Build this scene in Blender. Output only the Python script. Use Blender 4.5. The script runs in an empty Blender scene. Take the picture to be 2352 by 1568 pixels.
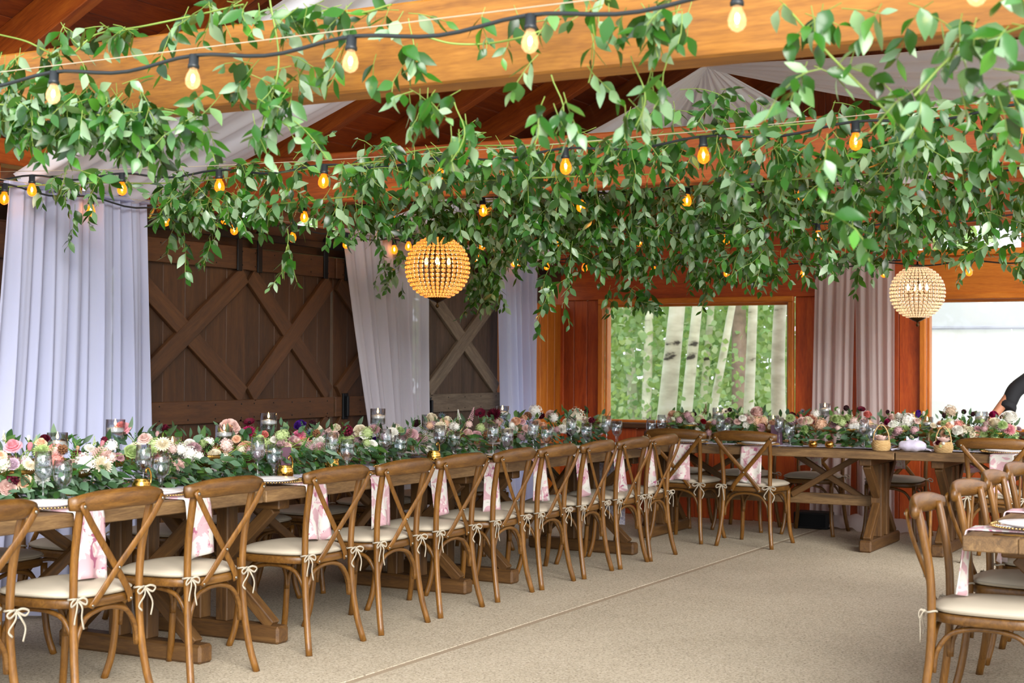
import bpy, math, random
import numpy as np
from mathutils import Vector, Matrix
random.seed(7); rng = np.random.default_rng(7)
SC = bpy.context.scene
COL = SC.collection
# ---------------------------------------------------------------- camera, sky, exposure
FPX, CX, CY, CH, YAW, PITCH, ROLL = 3419.4, 1176.0, 784.0, 1.3952, .4953, .0148, .0053
_F = Vector((-math.sin(YAW)*math.cos(PITCH), math.cos(YAW)*math.cos(PITCH), math.sin(PITCH)))
_R0 = Vector((math.cos(YAW), math.sin(YAW), 0)); _U0 = _R0.cross(_F)
_R = _R0*math.cos(ROLL)+_U0*math.sin(ROLL); _U = _U0*math.cos(ROLL)-_R0*math.sin(ROLL)
_C = Vector((0, 0, CH))
cd = bpy.data.cameras.new('camera'); cam = bpy.data.objects.new('camera', cd); COL.objects.link(cam)
cd.sensor_width = 36; cd.lens = FPX/2352*36
cam.matrix_world = Matrix(((_R.x, _U.x, -_F.x, 0), (_R.y, _U.y, -_F.y, 0), (_R.z, _U.z, -_F.z, CH), (0, 0, 0, 1)))
cd.dof.use_dof = True; cd.dof.focus_distance = 8.6; cd.dof.aperture_fstop = 4.5
cd.clip_end = 300
SC.camera = cam
world = bpy.data.worlds.new('overcast_sky'); SC.world = world; world.use_nodes = True
bg = world.node_tree.nodes['Background']; bg.inputs[0].default_value = (.86, .93, 1.0, 1); bg.inputs[1].default_value = .8
sd = bpy.data.lights.new('veiled_sun', 'SUN'); sun = bpy.data.objects.new('veiled_sun', sd); COL.objects.link(sun)
sd.energy = 2.4; sd.angle = math.radians(40); sd.color = (1, .96, .9); sun.rotation_euler = Vector((.6, -.62, .40)).to_track_quat('Z', 'Y').to_euler()
SC.view_settings.view_transform = 'Standard'; SC.view_settings.look = 'None'; SC.view_settings.gamma = 1
SC.view_settings.use_curve_mapping = False
SC.view_settings.exposure = 1.6
SC.cycles.use_denoising = True
SC.cycles.max_bounces = 8; SC.cycles.diffuse_bounces = 4; SC.cycles.glossy_bounces = 3; SC.cycles.transparent_max_bounces = 16
SC.cycles.use_adaptive_sampling = True; SC.cycles.adaptive_threshold = .05
# ---------------------------------------------------------------- helpers
def ray(px, py): return _F+_R*((px-CX)/FPX)+_U*((CY-py)/FPX)
def atX(px, py, x): r = ray(px, py); return _C+r*(x/r.x)
def atY(px, py, y): r = ray(px, py); return _C+r*(y/r.y)
def atZ(px, py, z): r = ray(px, py); return _C+r*((z-CH)/r.z)
ORD = 'first second third fourth fifth sixth seventh eighth ninth tenth eleventh twelfth thirteenth fourteenth fifteenth sixteenth'.split()
def tag(o, label=None, cat=None, group=None, kind=None):
    if label: o['label'] = label
    if cat: o['category'] = cat
    if group: o['group'] = group
    if kind: o['kind'] = kind
    return o
def link(o, parent=None, mw=None):
    COL.objects.link(o)
    if parent is not None: o.parent = parent
    if mw is not None: o.matrix_local = mw
    return o
def empty(name, loc=(0, 0, 0), rz=0, parent=None):
    o = bpy.data.objects.new(name, None); o.empty_display_size = .1
    return link(o, parent, Matrix.Translation(loc) @ Matrix.Rotation(rz, 4, 'Z'))
def inst(name, mesh, parent=None, mw=None, mat=None):
    o = bpy.data.objects.new(name, mesh); link(o, parent, mw)
    if mat is not None:
        o.material_slots[0].link = 'OBJECT'; o.material_slots[0].material = mat
    return o
def copy_tree(o, parent=None):
    c = o.copy(); COL.objects.link(c); c.parent = parent
    for ch in list(o.children): copy_tree(ch, c)
    return c
class MB:
    def __init__(s): s.v = []; s.f = []; s.mi = []
    def add(s, vs, fs, mi=0):
        n = len(s.v); s.v.extend([tuple(v) for v in vs]); s.f.extend([tuple(i+n for i in f) for f in fs]); s.mi.extend([mi]*len(fs)); return s
    def box(s, lo, hi, ch=0, M=None, mi=0):
        x0, y0, z0 = lo; x1, y1, z1 = hi
        if ch <= 0:
            vs = [(x0, y0, z0), (x1, y0, z0), (x1, y1, z0), (x0, y1, z0), (x0, y0, z1), (x1, y0, z1), (x1, y1, z1), (x0, y1, z1)]
            fs = [(3, 2, 1, 0), (4, 5, 6, 7), (0, 1, 5, 4), (1, 2, 6, 5), (2, 3, 7, 6), (3, 0, 4, 7)]
        else:
            vs = []; c = ch
            for zi, z in ((0, z0), (1, z0+c), (2, z1-c), (3, z1)):
                i = c if zi in (0, 3) else 0
                a, b, cc, d = x0+i, x1-i, y0+i, y1-i
                if i: vs += [(a+0, cc, z), (b, cc, z), (b, cc, z), (b, d, z), (b, d, z), (a, d, z), (a, d, z), (a, cc, z)]
                else: vs += [(a+c, cc, z), (b-c, cc, z), (b, cc+c, z), (b, d-c, z), (b-c, d, z), (a+c, d, z), (a, d-c, z), (a, cc+c, z)]
            fs = [tuple(range(7, -1, -1)), tuple(range(24, 32))]
            for k in range(3):
                for j in range(8): fs.append((k*8+j, k*8+(j+1) % 8, k*8+8+(j+1) % 8, k*8+8+j))
        if M is not None: vs = [M @ Vector(v) for v in vs]
        return s.add(vs, fs, mi)
    def tube(s, pts, rad, n=8, cap=True, flat=None, closed=False, mi=0):
        P = [Vector(p) for p in pts]; m = len(P)
        R = rad if isinstance(rad, (list, tuple)) else [rad]*m
        up = None; rings = []
        for i in range(m):
            if closed: t = (P[(i+1) % m]-P[i-1])
            else: t = P[min(i+1, m-1)]-P[max(i-1, 0)]
            t = t.normalized() if t.length > 1e-9 else Vector((0, 0, 1))
            if up is None:
                up = Vector((0, 0, 1)) if abs(t.z) < .9 else Vector((1, 0, 0))
                if flat is not None: up = Vector(flat)
            if flat is not None: up = Vector(flat)
            a = (up-t*up.dot(t)); a = a.normalized() if a.length > 1e-6 else t.orthogonal().normalized()
            b = t.cross(a); up = a
            r = R[i]; ra, rb = r if isinstance(r, (tuple, list)) else (r, r)
            rings.append([P[i]+a*(ra*math.cos(2*math.pi*k/n))+b*(rb*math.sin(2*math.pi*k/n)) for k in range(n)])
        vs = [v for rg in rings for v in rg]; fs = []
        for i in range(m-1 if not closed else m):
            j = (i+1) % m
            for k in range(n): fs.append((i*n+k, i*n+(k+1) % n, j*n+(k+1) % n, j*n+k))
        if cap and not closed: fs += [tuple(range(n-1, -1, -1)), tuple(range((m-1)*n, m*n))]
        return s.add(vs, fs, mi)
    def lathe(s, prof, n=20, c=(0, 0, 0), mi=0):
        vs = []; fs = []; m = len(prof)
        for r, z in prof:
            for k in range(n): vs.append((c[0]+r*math.cos(2*math.pi*k/n), c[1]+r*math.sin(2*math.pi*k/n), c[2]+z))
        for i in range(m-1):
            for k in range(n): fs.append((i*n+k, i*n+(k+1) % n, (i+1)*n+(k+1) % n, (i+1)*n+k))
        return s.add(vs, fs, mi)
    def ball(s, c, r, n=8, m=6, mi=0):
        rx, ry, rz = r if isinstance(r, (tuple, list)) else (r, r, r)
        vs = [(c[0], c[1], c[2]-rz)]; fs = []
        for i in range(1, m):
            a = math.pi*i/m
            for k in range(n): vs.append((c[0]+rx*math.sin(a)*math.cos(2*math.pi*k/n), c[1]+ry*math.sin(a)*math.sin(2*math.pi*k/n), c[2]-rz*math.cos(a)))
        vs.append((c[0], c[1], c[2]+rz)); L = len(vs)-1
        for k in range(n):
            fs.append((0, 1+(k+1) % n, 1+k)); fs.append((L, 1+(m-2)*n+k, 1+(m-2)*n+(k+1) % n))
        for i in range(m-2):
            for k in range(n): fs.append((1+i*n+k, 1+i*n+(k+1) % n, 1+(i+1)*n+(k+1) % n, 1+(i+1)*n+k))
        return s.add(vs, fs, mi)
    def grid(s, fn, nu, nv, mi=0):
        vs = [fn(i/nu, j/nv) for j in range(nv+1) for i in range(nu+1)]
        fs = [(j*(nu+1)+i, j*(nu+1)+i+1, (j+1)*(nu+1)+i+1, (j+1)*(nu+1)+i) for j in range(nv) for i in range(nu)]
        return s.add(vs, fs, mi)
    def mesh(s, name, mats, smooth=True):
        me = bpy.data.meshes.new(name); me.from_pydata(s.v, [], s.f)
        for m in (mats if isinstance(mats, (list, tuple)) else [mats]): me.materials.append(m)
        if any(s.mi): me.polygons.foreach_set('material_index', s.mi)
        me.polygons.foreach_set('use_smooth', [smooth]*len(s.f)); me.update()
        return me
    def build(s, name, mats, parent=None, mw=None, smooth=True):
        return inst(name, s.mesh(name, mats, smooth), parent, mw)
def frame_matrix(o, x, up):
    x = Vector(x).normalized(); z = Vector(up)-x*Vector(up).dot(x); z.normalize(); y = z.cross(x)
    return Matrix(((x.x, y.x, z.x, o[0]), (x.y, y.y, z.y, o[1]), (x.z, y.z, z.z, o[2]), (0, 0, 0, 1)))
def board(name, p0, p1, w, t, up, mat, parent=None, ch=.003):
    """a board from p0 to p1: w across, t along 'up' (thickness), grain along its length"""
    p0 = Vector(p0); p1 = Vector(p1); L = (p1-p0).length
    mb = MB().box((-L/2, -w/2, -t/2), (L/2, w/2, t/2), ch)
    return mb.build(name, mat, parent, frame_matrix((p0+p1)/2, p1-p0, up), smooth=False)
def bez(pts, n=24):
    """Catmull-Rom through pts"""
    P = [Vector(p) for p in pts]; out = []
    Q = [P[0]*2-P[1]]+P+[P[-1]*2-P[-2]]
    seg = len(P)-1
    for i in range(n+1):
        u = i/n*seg; k = min(int(u), seg-1); t = u-k
        a, b, c, d = Q[k:k+4]
        out.append(.5*((2*b)+(c-a)*t+(2*a-5*b+4*c-d)*t*t+(3*b-a-3*c+d)*t*t*t))
    return out
# ---------------------------------------------------------------- materials
def lin(c):
    if isinstance(c, str): c = [int(c[i:i+2], 16)/255 for i in (0, 2, 4)]
    return tuple(x/12.92 if x <= .04045 else ((x+.055)/1.055)**2.4 for x in c)+(1,)
def new_mat(name):
    m = bpy.data.materials.new(name); m.use_nodes = True; nt = m.node_tree
    return m, nt, nt.nodes['Principled BSDF'], nt.nodes['Material Output']
def N(nt, t, **kw):
    n = nt.nodes.new(t)
    for k, v in kw.items():
        if k.startswith('i_'): n.inputs[k[2:].replace('_', ' ')].default_value = v
        else: setattr(n, k, v)
    return n
def ramp(nt, stops):
    n = nt.nodes.new('ShaderNodeValToRGB'); e = n.color_ramp.elements
    while len(e) < len(stops): e.new(.5)
    for el, (p, c) in zip(e, stops): el.position = p; el.color = lin(c)
    return n
def plain(name, col, rough=.6, metal=0, bump=0, bscale=60, var=0, spec=None, sheen=0):
    m, nt, p, out = new_mat(name); p.inputs['Base Color'].default_value = lin(col); p.inputs['Roughness'].default_value = rough; p.inputs['Metallic'].default_value = metal
    if sheen: p.inputs['Sheen Weight'].default_value = sheen
    if spec is not None: p.inputs['Specular IOR Level'].default_value = spec
    if bump or var:
        tc = N(nt, 'ShaderNodeTexCoord'); nz = N(nt, 'ShaderNodeTexNoise', i_Scale=bscale, i_Detail=4.0); nt.links.new(tc.outputs['Object'], nz.inputs['Vector'])
        if bump:
            b = N(nt, 'ShaderNodeBump', i_Strength=bump, i_Distance=.01); nt.links.new(nz.outputs['Fac'], b.inputs['Height']); nt.links.new(b.outputs[0], p.inputs['Normal'])
        if var:
            h = N(nt, 'ShaderNodeHueSaturation'); mr = N(nt, 'ShaderNodeMapRange', i_To_Min=1-var, i_To_Max=1+var)
            nt.links.new(nz.outputs['Fac'], mr.inputs['Value']); nt.links.new(mr.outputs[0], h.inputs['Value']); h.inputs['Color'].default_value = lin(col); nt.links.new(h.outputs[0], p.inputs['Base Color'])
    return m
def wood(name, dark, mid, light, scale=1.0, axis=0, rough=.55, bump=.25, rnd=.25, knots=False, stretch=9):
    m, nt, p, out = new_mat(name); L = nt.links.new
    tc = N(nt, 'ShaderNodeTexCoord'); oi = N(nt, 'ShaderNodeObjectInfo')
    off = N(nt, 'ShaderNodeVectorMath', operation='MULTIPLY_ADD'); comb = N(nt, 'ShaderNodeCombineXYZ')
    for k in range(3): L(oi.outputs['Random'], comb.inputs[k])
    off.inputs[1].default_value = (37, 11, 23); L(comb.outputs[0], off.inputs[0]); L(tc.outputs['Object'], off.inputs[2])
    mp = N(nt, 'ShaderNodeMapping'); sc = [10*scale*1.0]*3; sc[axis] = 10*scale/stretch; mp.inputs['Scale'].default_value = sc; L(off.outputs[0], mp.inputs['Vector'])
    n1 = N(nt, 'ShaderNodeTexNoise', i_Scale=1.6, i_Detail=7.0, i_Roughness=.62, i_Distortion=.8); L(mp.outputs[0], n1.inputs['Vector'])
    n2 = N(nt, 'ShaderNodeTexNoise', i_Scale=14.0, i_Detail=3.0); L(mp.outputs[0], n2.inputs['Vector'])
    mx = N(nt, 'ShaderNodeMix', data_type='FLOAT'); mx.inputs[0].default_value = .3; L(n1.outputs['Fac'], mx.inputs[2]); L(n2.outputs['Fac'], mx.inputs[3])
    rp = ramp(nt, [(.32, dark), (.5, mid), (.68, light)]); L(mx.outputs[0], rp.inputs['Fac'])
    col = rp.outputs[0]
    if knots:
        vo = N(nt, 'ShaderNodeTexVoronoi', i_Scale=.42); L(mp.outputs[0], vo.inputs['Vector'])
        mr = N(nt, 'ShaderNodeMapRange', i_From_Min=.02, i_From_Max=.12); L(vo.outputs['Distance'], mr.inputs['Value'])
        mk = N(nt, 'ShaderNodeMix', data_type='RGBA'); mk.inputs[6].default_value = lin(dark); L(mr.outputs[0], mk.inputs[0]); L(col, mk.inputs[7]); col = mk.outputs[2]
    hs = N(nt, 'ShaderNodeHueSaturation'); mv = N(nt, 'ShaderNodeMapRange', i_To_Min=1-rnd, i_To_Max=1+rnd); L(oi.outputs['Random'], mv.inputs['Value']); L(mv.outputs[0], hs.inputs['Value']); L(col, hs.inputs['Color'])
    L(hs.outputs[0], p.inputs['Base Color']); p.inputs['Roughness'].default_value = rough
    b = N(nt, 'ShaderNodeBump', i_Strength=bump, i_Distance=.004); L(mx.outputs[0], b.inputs['Height']); L(b.outputs[0], p.inputs['Normal'])
    return m
def leafy(name, cols, rough=.38, trans=.3, tcol='7FA030'):
    m, nt, p, out = new_mat(name); L = nt.links.new
    oi = N(nt, 'ShaderNodeObjectInfo'); ge = N(nt, 'ShaderNodeNewGeometry'); ad = N(nt, 'ShaderNodeMath', operation='ADD'); fr = N(nt, 'ShaderNodeMath', operation='FRACT')
    L(oi.outputs['Random'], ad.inputs[0]); L(ge.outputs['Random Per Island'], ad.inputs[1]); L(ad.outputs[0], fr.inputs[0])
    rp = ramp(nt, [(i/(len(cols)-1), c) for i, c in enumerate(cols)]); L(fr.outputs[0], rp.inputs['Fac'])
    L(rp.outputs[0], p.inputs['Base Color']); p.inputs['Roughness'].default_value = rough
    tr = N(nt, 'ShaderNodeBsdfTranslucent'); tr.inputs['Color'].default_value = lin(tcol)
    mx = N(nt, 'ShaderNodeMixShader'); mx.inputs[0].default_value = trans
    L(p.outputs[0], mx.inputs[1]); L(tr.outputs[0], mx.inputs[2]); L(mx.outputs[0], out.inputs['Surface'])
    return m
def cloth(name, col, trans=.35, clear=0, weave=0):
    m, nt, p, out = new_mat(name); L = nt.links.new
    p.inputs['Base Color'].default_value = lin(col); p.inputs['Roughness'].default_value = .9; p.inputs['Specular IOR Level'].default_value = .15
    tr = N(nt, 'ShaderNodeBsdfTranslucent'); tr.inputs['Color'].default_value = lin(col)
    mx = N(nt, 'ShaderNodeMixShader'); mx.inputs[0].default_value = trans; L(p.outputs[0], mx.inputs[1]); L(tr.outputs[0], mx.inputs[2]); sh = mx.outputs[0]
    if clear:
        tp = N(nt, 'ShaderNodeBsdfTransparent'); m2 = N(nt, 'ShaderNodeMixShader'); m2.inputs[0].default_value = clear; L(sh, m2.inputs[1]); L(tp.outputs[0], m2.inputs[2]); sh = m2.outputs[0]
    L(sh, out.inputs['Surface']); return m
def glassy(name, tint='FFFFFF', ior=1.45, gain=1.3, rough=.02, glow=None, gs=0, edge=.0):
    m, nt, p, out = new_mat(name); L = nt.links.new
    tp = N(nt, 'ShaderNodeBsdfTransparent'); tp.inputs['Color'].default_value = lin(tint)
    gl = N(nt, 'ShaderNodeBsdfGlossy'); gl.inputs['Roughness'].default_value = rough
    fr = N(nt, 'ShaderNodeLayerWeight'); fr.inputs['Blend'].default_value = .5; pw = N(nt, 'ShaderNodeMath', operation='POWER'); L(fr.outputs['Facing'], pw.inputs[0]); pw.inputs[1].default_value = 2.2
    mm = N(nt, 'ShaderNodeMath', operation='MULTIPLY_ADD', use_clamp=True); mm.inputs[1].default_value = gain*.7; mm.inputs[2].default_value = edge+.03; L(pw.outputs[0], mm.inputs[0])
    mx = N(nt, 'ShaderNodeMixShader'); L(mm.outputs[0], mx.inputs[0]); L(tp.outputs[0], mx.inputs[1]); L(gl.outputs[0], mx.inputs[2]); sh = mx.outputs[0]
    if glow:
        em = N(nt, 'ShaderNodeEmission'); em.inputs['Color'].default_value = lin(glow); em.inputs['Strength'].default_value = gs
        ad = N(nt, 'ShaderNodeAddShader'); L(sh, ad.inputs[0]); L(em.outputs[0], ad.inputs[1]); sh = ad.outputs[0]
    L(sh, out.inputs['Surface']); return m
def emit(name, col, s):
    m, nt, p, out = new_mat(name); em = N(nt, 'ShaderNodeEmission'); em.inputs['Color'].default_value = lin(col); em.inputs['Strength'].default_value = s
    nt.links.new(em.outputs[0], out.inputs['Surface']); return m
def concrete(name):
    m, nt, p, out = new_mat(name); L = nt.links.new
    tc = N(nt, 'ShaderNodeTexCoord')
    v = N(nt, 'ShaderNodeTexVoronoi', i_Scale=120.0); L(tc.outputs['Object'], v.inputs['Vector'])
    n1 = N(nt, 'ShaderNodeTexNoise', i_Scale=1.3, i_Detail=6.0, i_Roughness=.6); L(tc.outputs['Object'], n1.inputs['Vector'])
    n2 = N(nt, 'ShaderNodeTexNoise', i_Scale=80.0, i_Detail=3.0); L(tc.outputs['Object'], n2.inputs['Vector'])
    r1 = ramp(nt, [(.3, 'A89B84'), (.7, 'C0B39C')]); L(n1.outputs['Fac'], r1.inputs['Fac'])
    r2 = ramp(nt, [(0, '5A5144'), (.25, '9F937E'), (.6, 'C2B6A0'), (1, 'E6DDCC')]); L(v.outputs['Color'], r2.inputs['Fac'])
    mx = N(nt, 'ShaderNodeMix', data_type='RGBA'); mx.inputs[0].default_value = .42; L(r1.outputs[0], mx.inputs[6]); L(r2.outputs[0], mx.inputs[7])
    r3 = ramp(nt, [(.34, '85786A'), (.42, 'FFFFFF')]); L(n2.outputs['Fac'], r3.inputs['Fac'])
    mu = N(nt, 'ShaderNodeMix', data_type='RGBA', blend_type='MULTIPLY'); mu.inputs[0].default_value = .75; L(mx.outputs[2], mu.inputs[6]); L(r3.outputs[0], mu.inputs[7])
    L(mu.outputs[2], p.inputs['Base Color']); p.inputs['Roughness'].default_value = .8
    b = N(nt, 'ShaderNodeBump', i_Strength=.3, i_Distance=.004); L(n2.outputs['Fac'], b.inputs['Height']); L(b.outputs[0], p.inputs['Normal'])
    return m
def floral(name, base='CFA8B0', white='DEDAD4', dark='AE6884', sc=11.0):
    m, nt, p, out = new_mat(name); L = nt.links.new
    tc = N(nt, 'ShaderNodeTexCoord'); oi = N(nt, 'ShaderNodeObjectInfo'); cb = N(nt, 'ShaderNodeCombineXYZ')
    L(oi.outputs['Random'], cb.inputs[0]); L(oi.outputs['Random'], cb.inputs[2])
    va = N(nt, 'ShaderNodeVectorMath', operation='MULTIPLY_ADD'); va.inputs[1].default_value = (9, 0, 7); L(cb.outputs[0], va.inputs[0]); L(tc.outputs['Object'], va.inputs[2])
    a = N(nt, 'ShaderNodeTexNoise', i_Scale=sc, i_Detail=3.0, i_Distortion=1.6); L(va.outputs[0], a.inputs['Vector'])
    b = N(nt, 'ShaderNodeTexNoise', i_Scale=sc*.9, i_Detail=2.5, i_Distortion=2.2); vb = N(nt, 'ShaderNodeVectorMath', operation='ADD'); vb.inputs[1].default_value = (5, 3, 8); L(va.outputs[0], vb.inputs[0]); L(vb.outputs[0], b.inputs['Vector'])
    r1 = ramp(nt, [(.47, base), (.5, 'E2CBCD'), (.54, white), (.66, white), (.72, 'B9BFB0')]); L(a.outputs['Fac'], r1.inputs['Fac'])
    r2 = ramp(nt, [(.62, '000000'), (.66, 'FFFFFF')]); L(b.outputs['Fac'], r2.inputs['Fac'])
    mx = N(nt, 'ShaderNodeMix', data_type='RGBA'); mx.inputs[7].default_value = lin(dark); L(r2.outputs[0], mx.inputs[0]); L(r1.outputs[0], mx.inputs[6])
    L(mx.outputs[2], p.inputs['Base Color']); p.inputs['Roughness'].default_value = .85; p.inputs['Specular IOR Level'].default_value = .2
    return m
def lace(name):
    m, nt, p, out = new_mat(name); L = nt.links.new
    tc = N(nt, 'ShaderNodeTexCoord'); v = N(nt, 'ShaderNodeTexVoronoi', i_Scale=32.0, feature='DISTANCE_TO_EDGE'); L(tc.outputs['Object'], v.inputs['Vector'])
    r = ramp(nt, [(.02, 'E4E2EE'), (.12, 'B9B5CC')]); L(v.outputs['Distance'], r.inputs['Fac']); L(r.outputs[0], p.inputs['Base Color']); p.inputs['Roughness'].default_value = .9
    b = N(nt, 'ShaderNodeBump', i_Strength=.5, i_Distance=.004, invert=True); L(v.outputs['Distance'], b.inputs['Height']); L(b.outputs[0], p.inputs['Normal'])
    return m
def bark(name):
    m, nt, p, out = new_mat(name); L = nt.links.new
    tc = N(nt, 'ShaderNodeTexCoord'); mp = N(nt, 'ShaderNodeMapping'); mp.inputs['Scale'].default_value = (2.2, 2.2, 5.5); L(tc.outputs['Object'], mp.inputs['Vector'])
    n = N(nt, 'ShaderNodeTexNoise', i_Scale=1.5, i_Detail=5.0); L(mp.outputs[0], n.inputs['Vector'])
    r = ramp(nt, [(.30, '3F3A30'), (.36, 'B9B59E'), (.55, 'D6D4BE'), (.75, 'E4E3D4')]); L(n.outputs['Fac'], r.inputs['Fac']); L(r.outputs[0], p.inputs['Base Color']); p.inputs['Roughness'].default_value = .8
    return m
def petal(name, a, b):
    m, nt, p, out = new_mat(name); L = nt.links.new
    ge = N(nt, 'ShaderNodeNewGeometry'); rp = ramp(nt, [(0, a), (1, b)]); L(ge.outputs['Random Per Island'], rp.inputs['Fac']); L(rp.outputs[0], p.inputs['Base Color']); p.inputs['Roughness'].default_value = .7; p.inputs['Specular IOR Level'].default_value = .2
    tr = N(nt, 'ShaderNodeBsdfTranslucent'); L(rp.outputs[0], tr.inputs['Color']); mx = N(nt, 'ShaderNodeMixShader'); mx.inputs[0].default_value = .2
    L(p.outputs[0], mx.inputs[1]); L(tr.outputs[0], mx.inputs[2]); L(mx.outputs[0], out.inputs['Surface']); return m
M = {}
M['beam'] = wood('cedar_beam', '6A3E0E', '8E5A18', 'A87026', 1.0, 0, .5, .2, .1, True)
M['rafter'] = wood('cedar_rafter', '6A2C06', '94440E', 'AC5A18', 1.0, 0, .55, .25, .15)
M['roofboard'] = wood('cedar_roof_board', '662806', '86380A', '9C4A10', 1.0, 0, .6, .3, .22, True)
M['redwall'] = wood('red_stained_board', '7E2E0A', 'A8440F', 'BC5A1C', 1.0, 0, .5, .25, .2, True)
M['orangewall'] = wood('orange_lit_stained_board', 'A0520E', 'C46E1A', 'D68428', 1.0, 0, .45, .25, .15, True)  # orange doubles as window light painted into the door-wall planks
M['doorwood'] = wood('dark_brown_door_wood', '361F0A', '4A2B10', '5A3818', 1.2, 0, .6, .3, .14)
M['doorpanel'] = wood('dark_brown_door_board', '301B09', '40250E', '4E3014', 1.2, 0, .65, .3, .14)
M['greydoor'] = wood('weathered_grey_brown_wood', '4C4034', '6A5B4A', '827260', 1.2, 0, .75, .4, .12)
M['greypanel'] = wood('weathered_brown_board', '33251A', '473527', '584433', 1.2, 0, .75, .4, .12)
M['chair'] = wood('honey_brown_chair_wood', '4C2E0C', '6C4616', '845A22', 2.4, 2, .38, .2, .1)
M['chairx'] = wood('honey_brown_rail_wood', '44290C', '624016', '7A5422', 2.4, 0, .38, .2, .1)
M['table'] = wood('rustic_table_wood', '4A3620', '705434', '8E7048', 1.6, 0, .6, .4, .12, True)
M['tabledark'] = wood('dark_trestle_wood', '3E2812', '5A3C1A', '6E4E26', 1.4, 0, .6, .35, .12)
M['cushion'] = plain('linen_cushion', 'B9AE9C', .9, bump=.12, bscale=300, spec=.1)
M['tie'] = plain('linen_tie', 'A69D8D', .9, spec=.1)
M['rivet'] = plain('steel_rivet', '9A9488', .35, 1)
M['iron'] = plain('black_iron', '15171A', .5, .6)
M['gold'] = plain('polished_gold', 'C99A48', .18, 1)
M['goldm'] = plain('antique_gold', '8A6A34', .38, 1, bump=.2, bscale=120)
M['china'] = plain('white_china', 'F2EFF0', .15)
M['charger'] = glassy('clear_charger_glass', 'F4EFF0', 1.45, 1.2, .04, edge=.12)
M['bead'] = plain('gold_bead', 'D9B070', .25, 1)
M['napkin'] = floral('floral_napkin_print')
M['napkinp'] = floral('pink_napkin_print', 'D9B2BA', 'E6D3D4', 'D9B2BA', 8.0)
M['lace'] = lace('lavender_lace')
M['sheerL'] = cloth('lilac_sheer_fabric', 'D0D5F2', .4, .05)
M['sheerM'] = cloth('pale_grey_sheer_fabric', 'D8D4DE', .4, .08)
M['sheerR'] = cloth('dusty_rose_sheer_fabric', 'E2D6D4', .5, .05)
M['drape'] = cloth('ceiling_drape_fabric', 'F0F1FF', .15, .02)
M['glass'] = glassy('clear_glass', 'F4F7FA', 1.5, 1.3, .015, edge=.07)
M['winglass'] = glassy('window_glass', 'FFFFFF', 1.3, .7, .02)
M['water'] = glassy('candle_water', 'E6EBE8', 1.33, 1.0, .01, edge=.05)
M['wax'] = cloth('white_wax', 'F7F3EC', .3)
M['flame'] = emit('candle_flame', 'FFC060', 14)
M['bulbnear'] = glassy('warm_clear_bulb_glass', 'FFF2DC', 1.45, 1.0, .03, 'FFC890', .22)
M['bulb'] = glassy('amber_bulb_glass', 'FFC878', 1.45, 1.0, .03, 'FF7A10', .5)
M['filament'] = emit('glowing_filament', 'FFCF90', 18)
M['cable'] = plain('black_cable_rubber', '20262A', .45)
M['wire'] = plain('pale_support_wire', 'CDBFA8', .4, .3)
M['leaf'] = leafy('smilax_leaf', ['0F2C0C', '1A4612', '2A6218', '1E4E1A', '3A7030', '7C9C78', '9CB692', '4A8628', '163C10'], .26, .16)
M['leafy'] = leafy('bulb_lit_leaf', ['B98A20', 'D9A636', '8C9A34'], .4, .4, 'E0B040')  # leaf colours with yellow bulb light put in
M['stem'] = plain('green_vine_stem', '7C9440', .5)
M['euc'] = leafy('eucalyptus_leaf', ['34503C', '486A4E', '627F68', '264628', '78927A'], .5, .12)
M['darkleaf'] = leafy('glossy_arrangement_leaf', ['17321A', '22481F', '305626', '466A2C', '1E3A1C'], .45, .15)
M['fern'] = leafy('bright_fern_leaf', ['2F6A1E', '3F8428', '5A9A38'], .5, .3)
M['treeleaf'] = leafy('aspen_leaf', ['527C46', '7A9C68', 'A2BA92', '668E56', 'C2CCA6', '3F6A40'], .5, .45, 'B8D070')
M['concrete'] = concrete('exposed_aggregate_concrete')
M['joint'] = plain('joint_filler', '9C8B74', .85, var=.15, bscale=20)
M['ground'] = plain('forest_ground', '5E6A34', .9, var=.4, bscale=4)
M['tent'] = cloth('white_tent_vinyl', 'FCFCFF', .6)
M['tentroof'] = cloth('tent_roof_vinyl', 'E8E9F2', .65)
M['bark'] = bark('aspen_bark')
M['pine'] = plain('pine_bark', '8A7568', .9, bump=1, bscale=14, var=.45)
M['crystal'] = glassy('glowing_amber_crystal', 'FFD9A0', 1.6, 1.6, .08, 'FFA848', .14, edge=.25)  # emission in the beads stands for light from the bulbs inside
M['crystalc'] = glassy('glowing_clear_crystal', 'F6E9DC', 1.6, 1.7, .06, 'FFD8A8', .10, edge=.3)  # faint emission put into the beads, which are no lamps
M['bronze'] = plain('bronze_frame', '4A3418', .4, .9)
M['card'] = plain('plum_menu_card', '6A4A5A', .8)
M['wicker'] = wood('pale_wicker', 'A8824C', 'CBA871', 'DDC090', 4, 0, .7, .5, .1)
M['lavsatin'] = plain('lavender_satin', 'C9C3DA', .55, bump=.3, bscale=40, sheen=.4)
M['box'] = plain('black_plastic', '101114', .6)
M['skin'] = plain('skin', 'B4795A', .55)
M['shirt'] = plain('black_shirt_cotton', '14151A', .85)
M['hair'] = plain('dark_hair', '20160F', .6)
M['foilcap'] = plain('copper_foil', 'C98A2C', .35, .8)
M['bottle'] = plain('dark_bottle_glass', '1A2414', .1)
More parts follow.
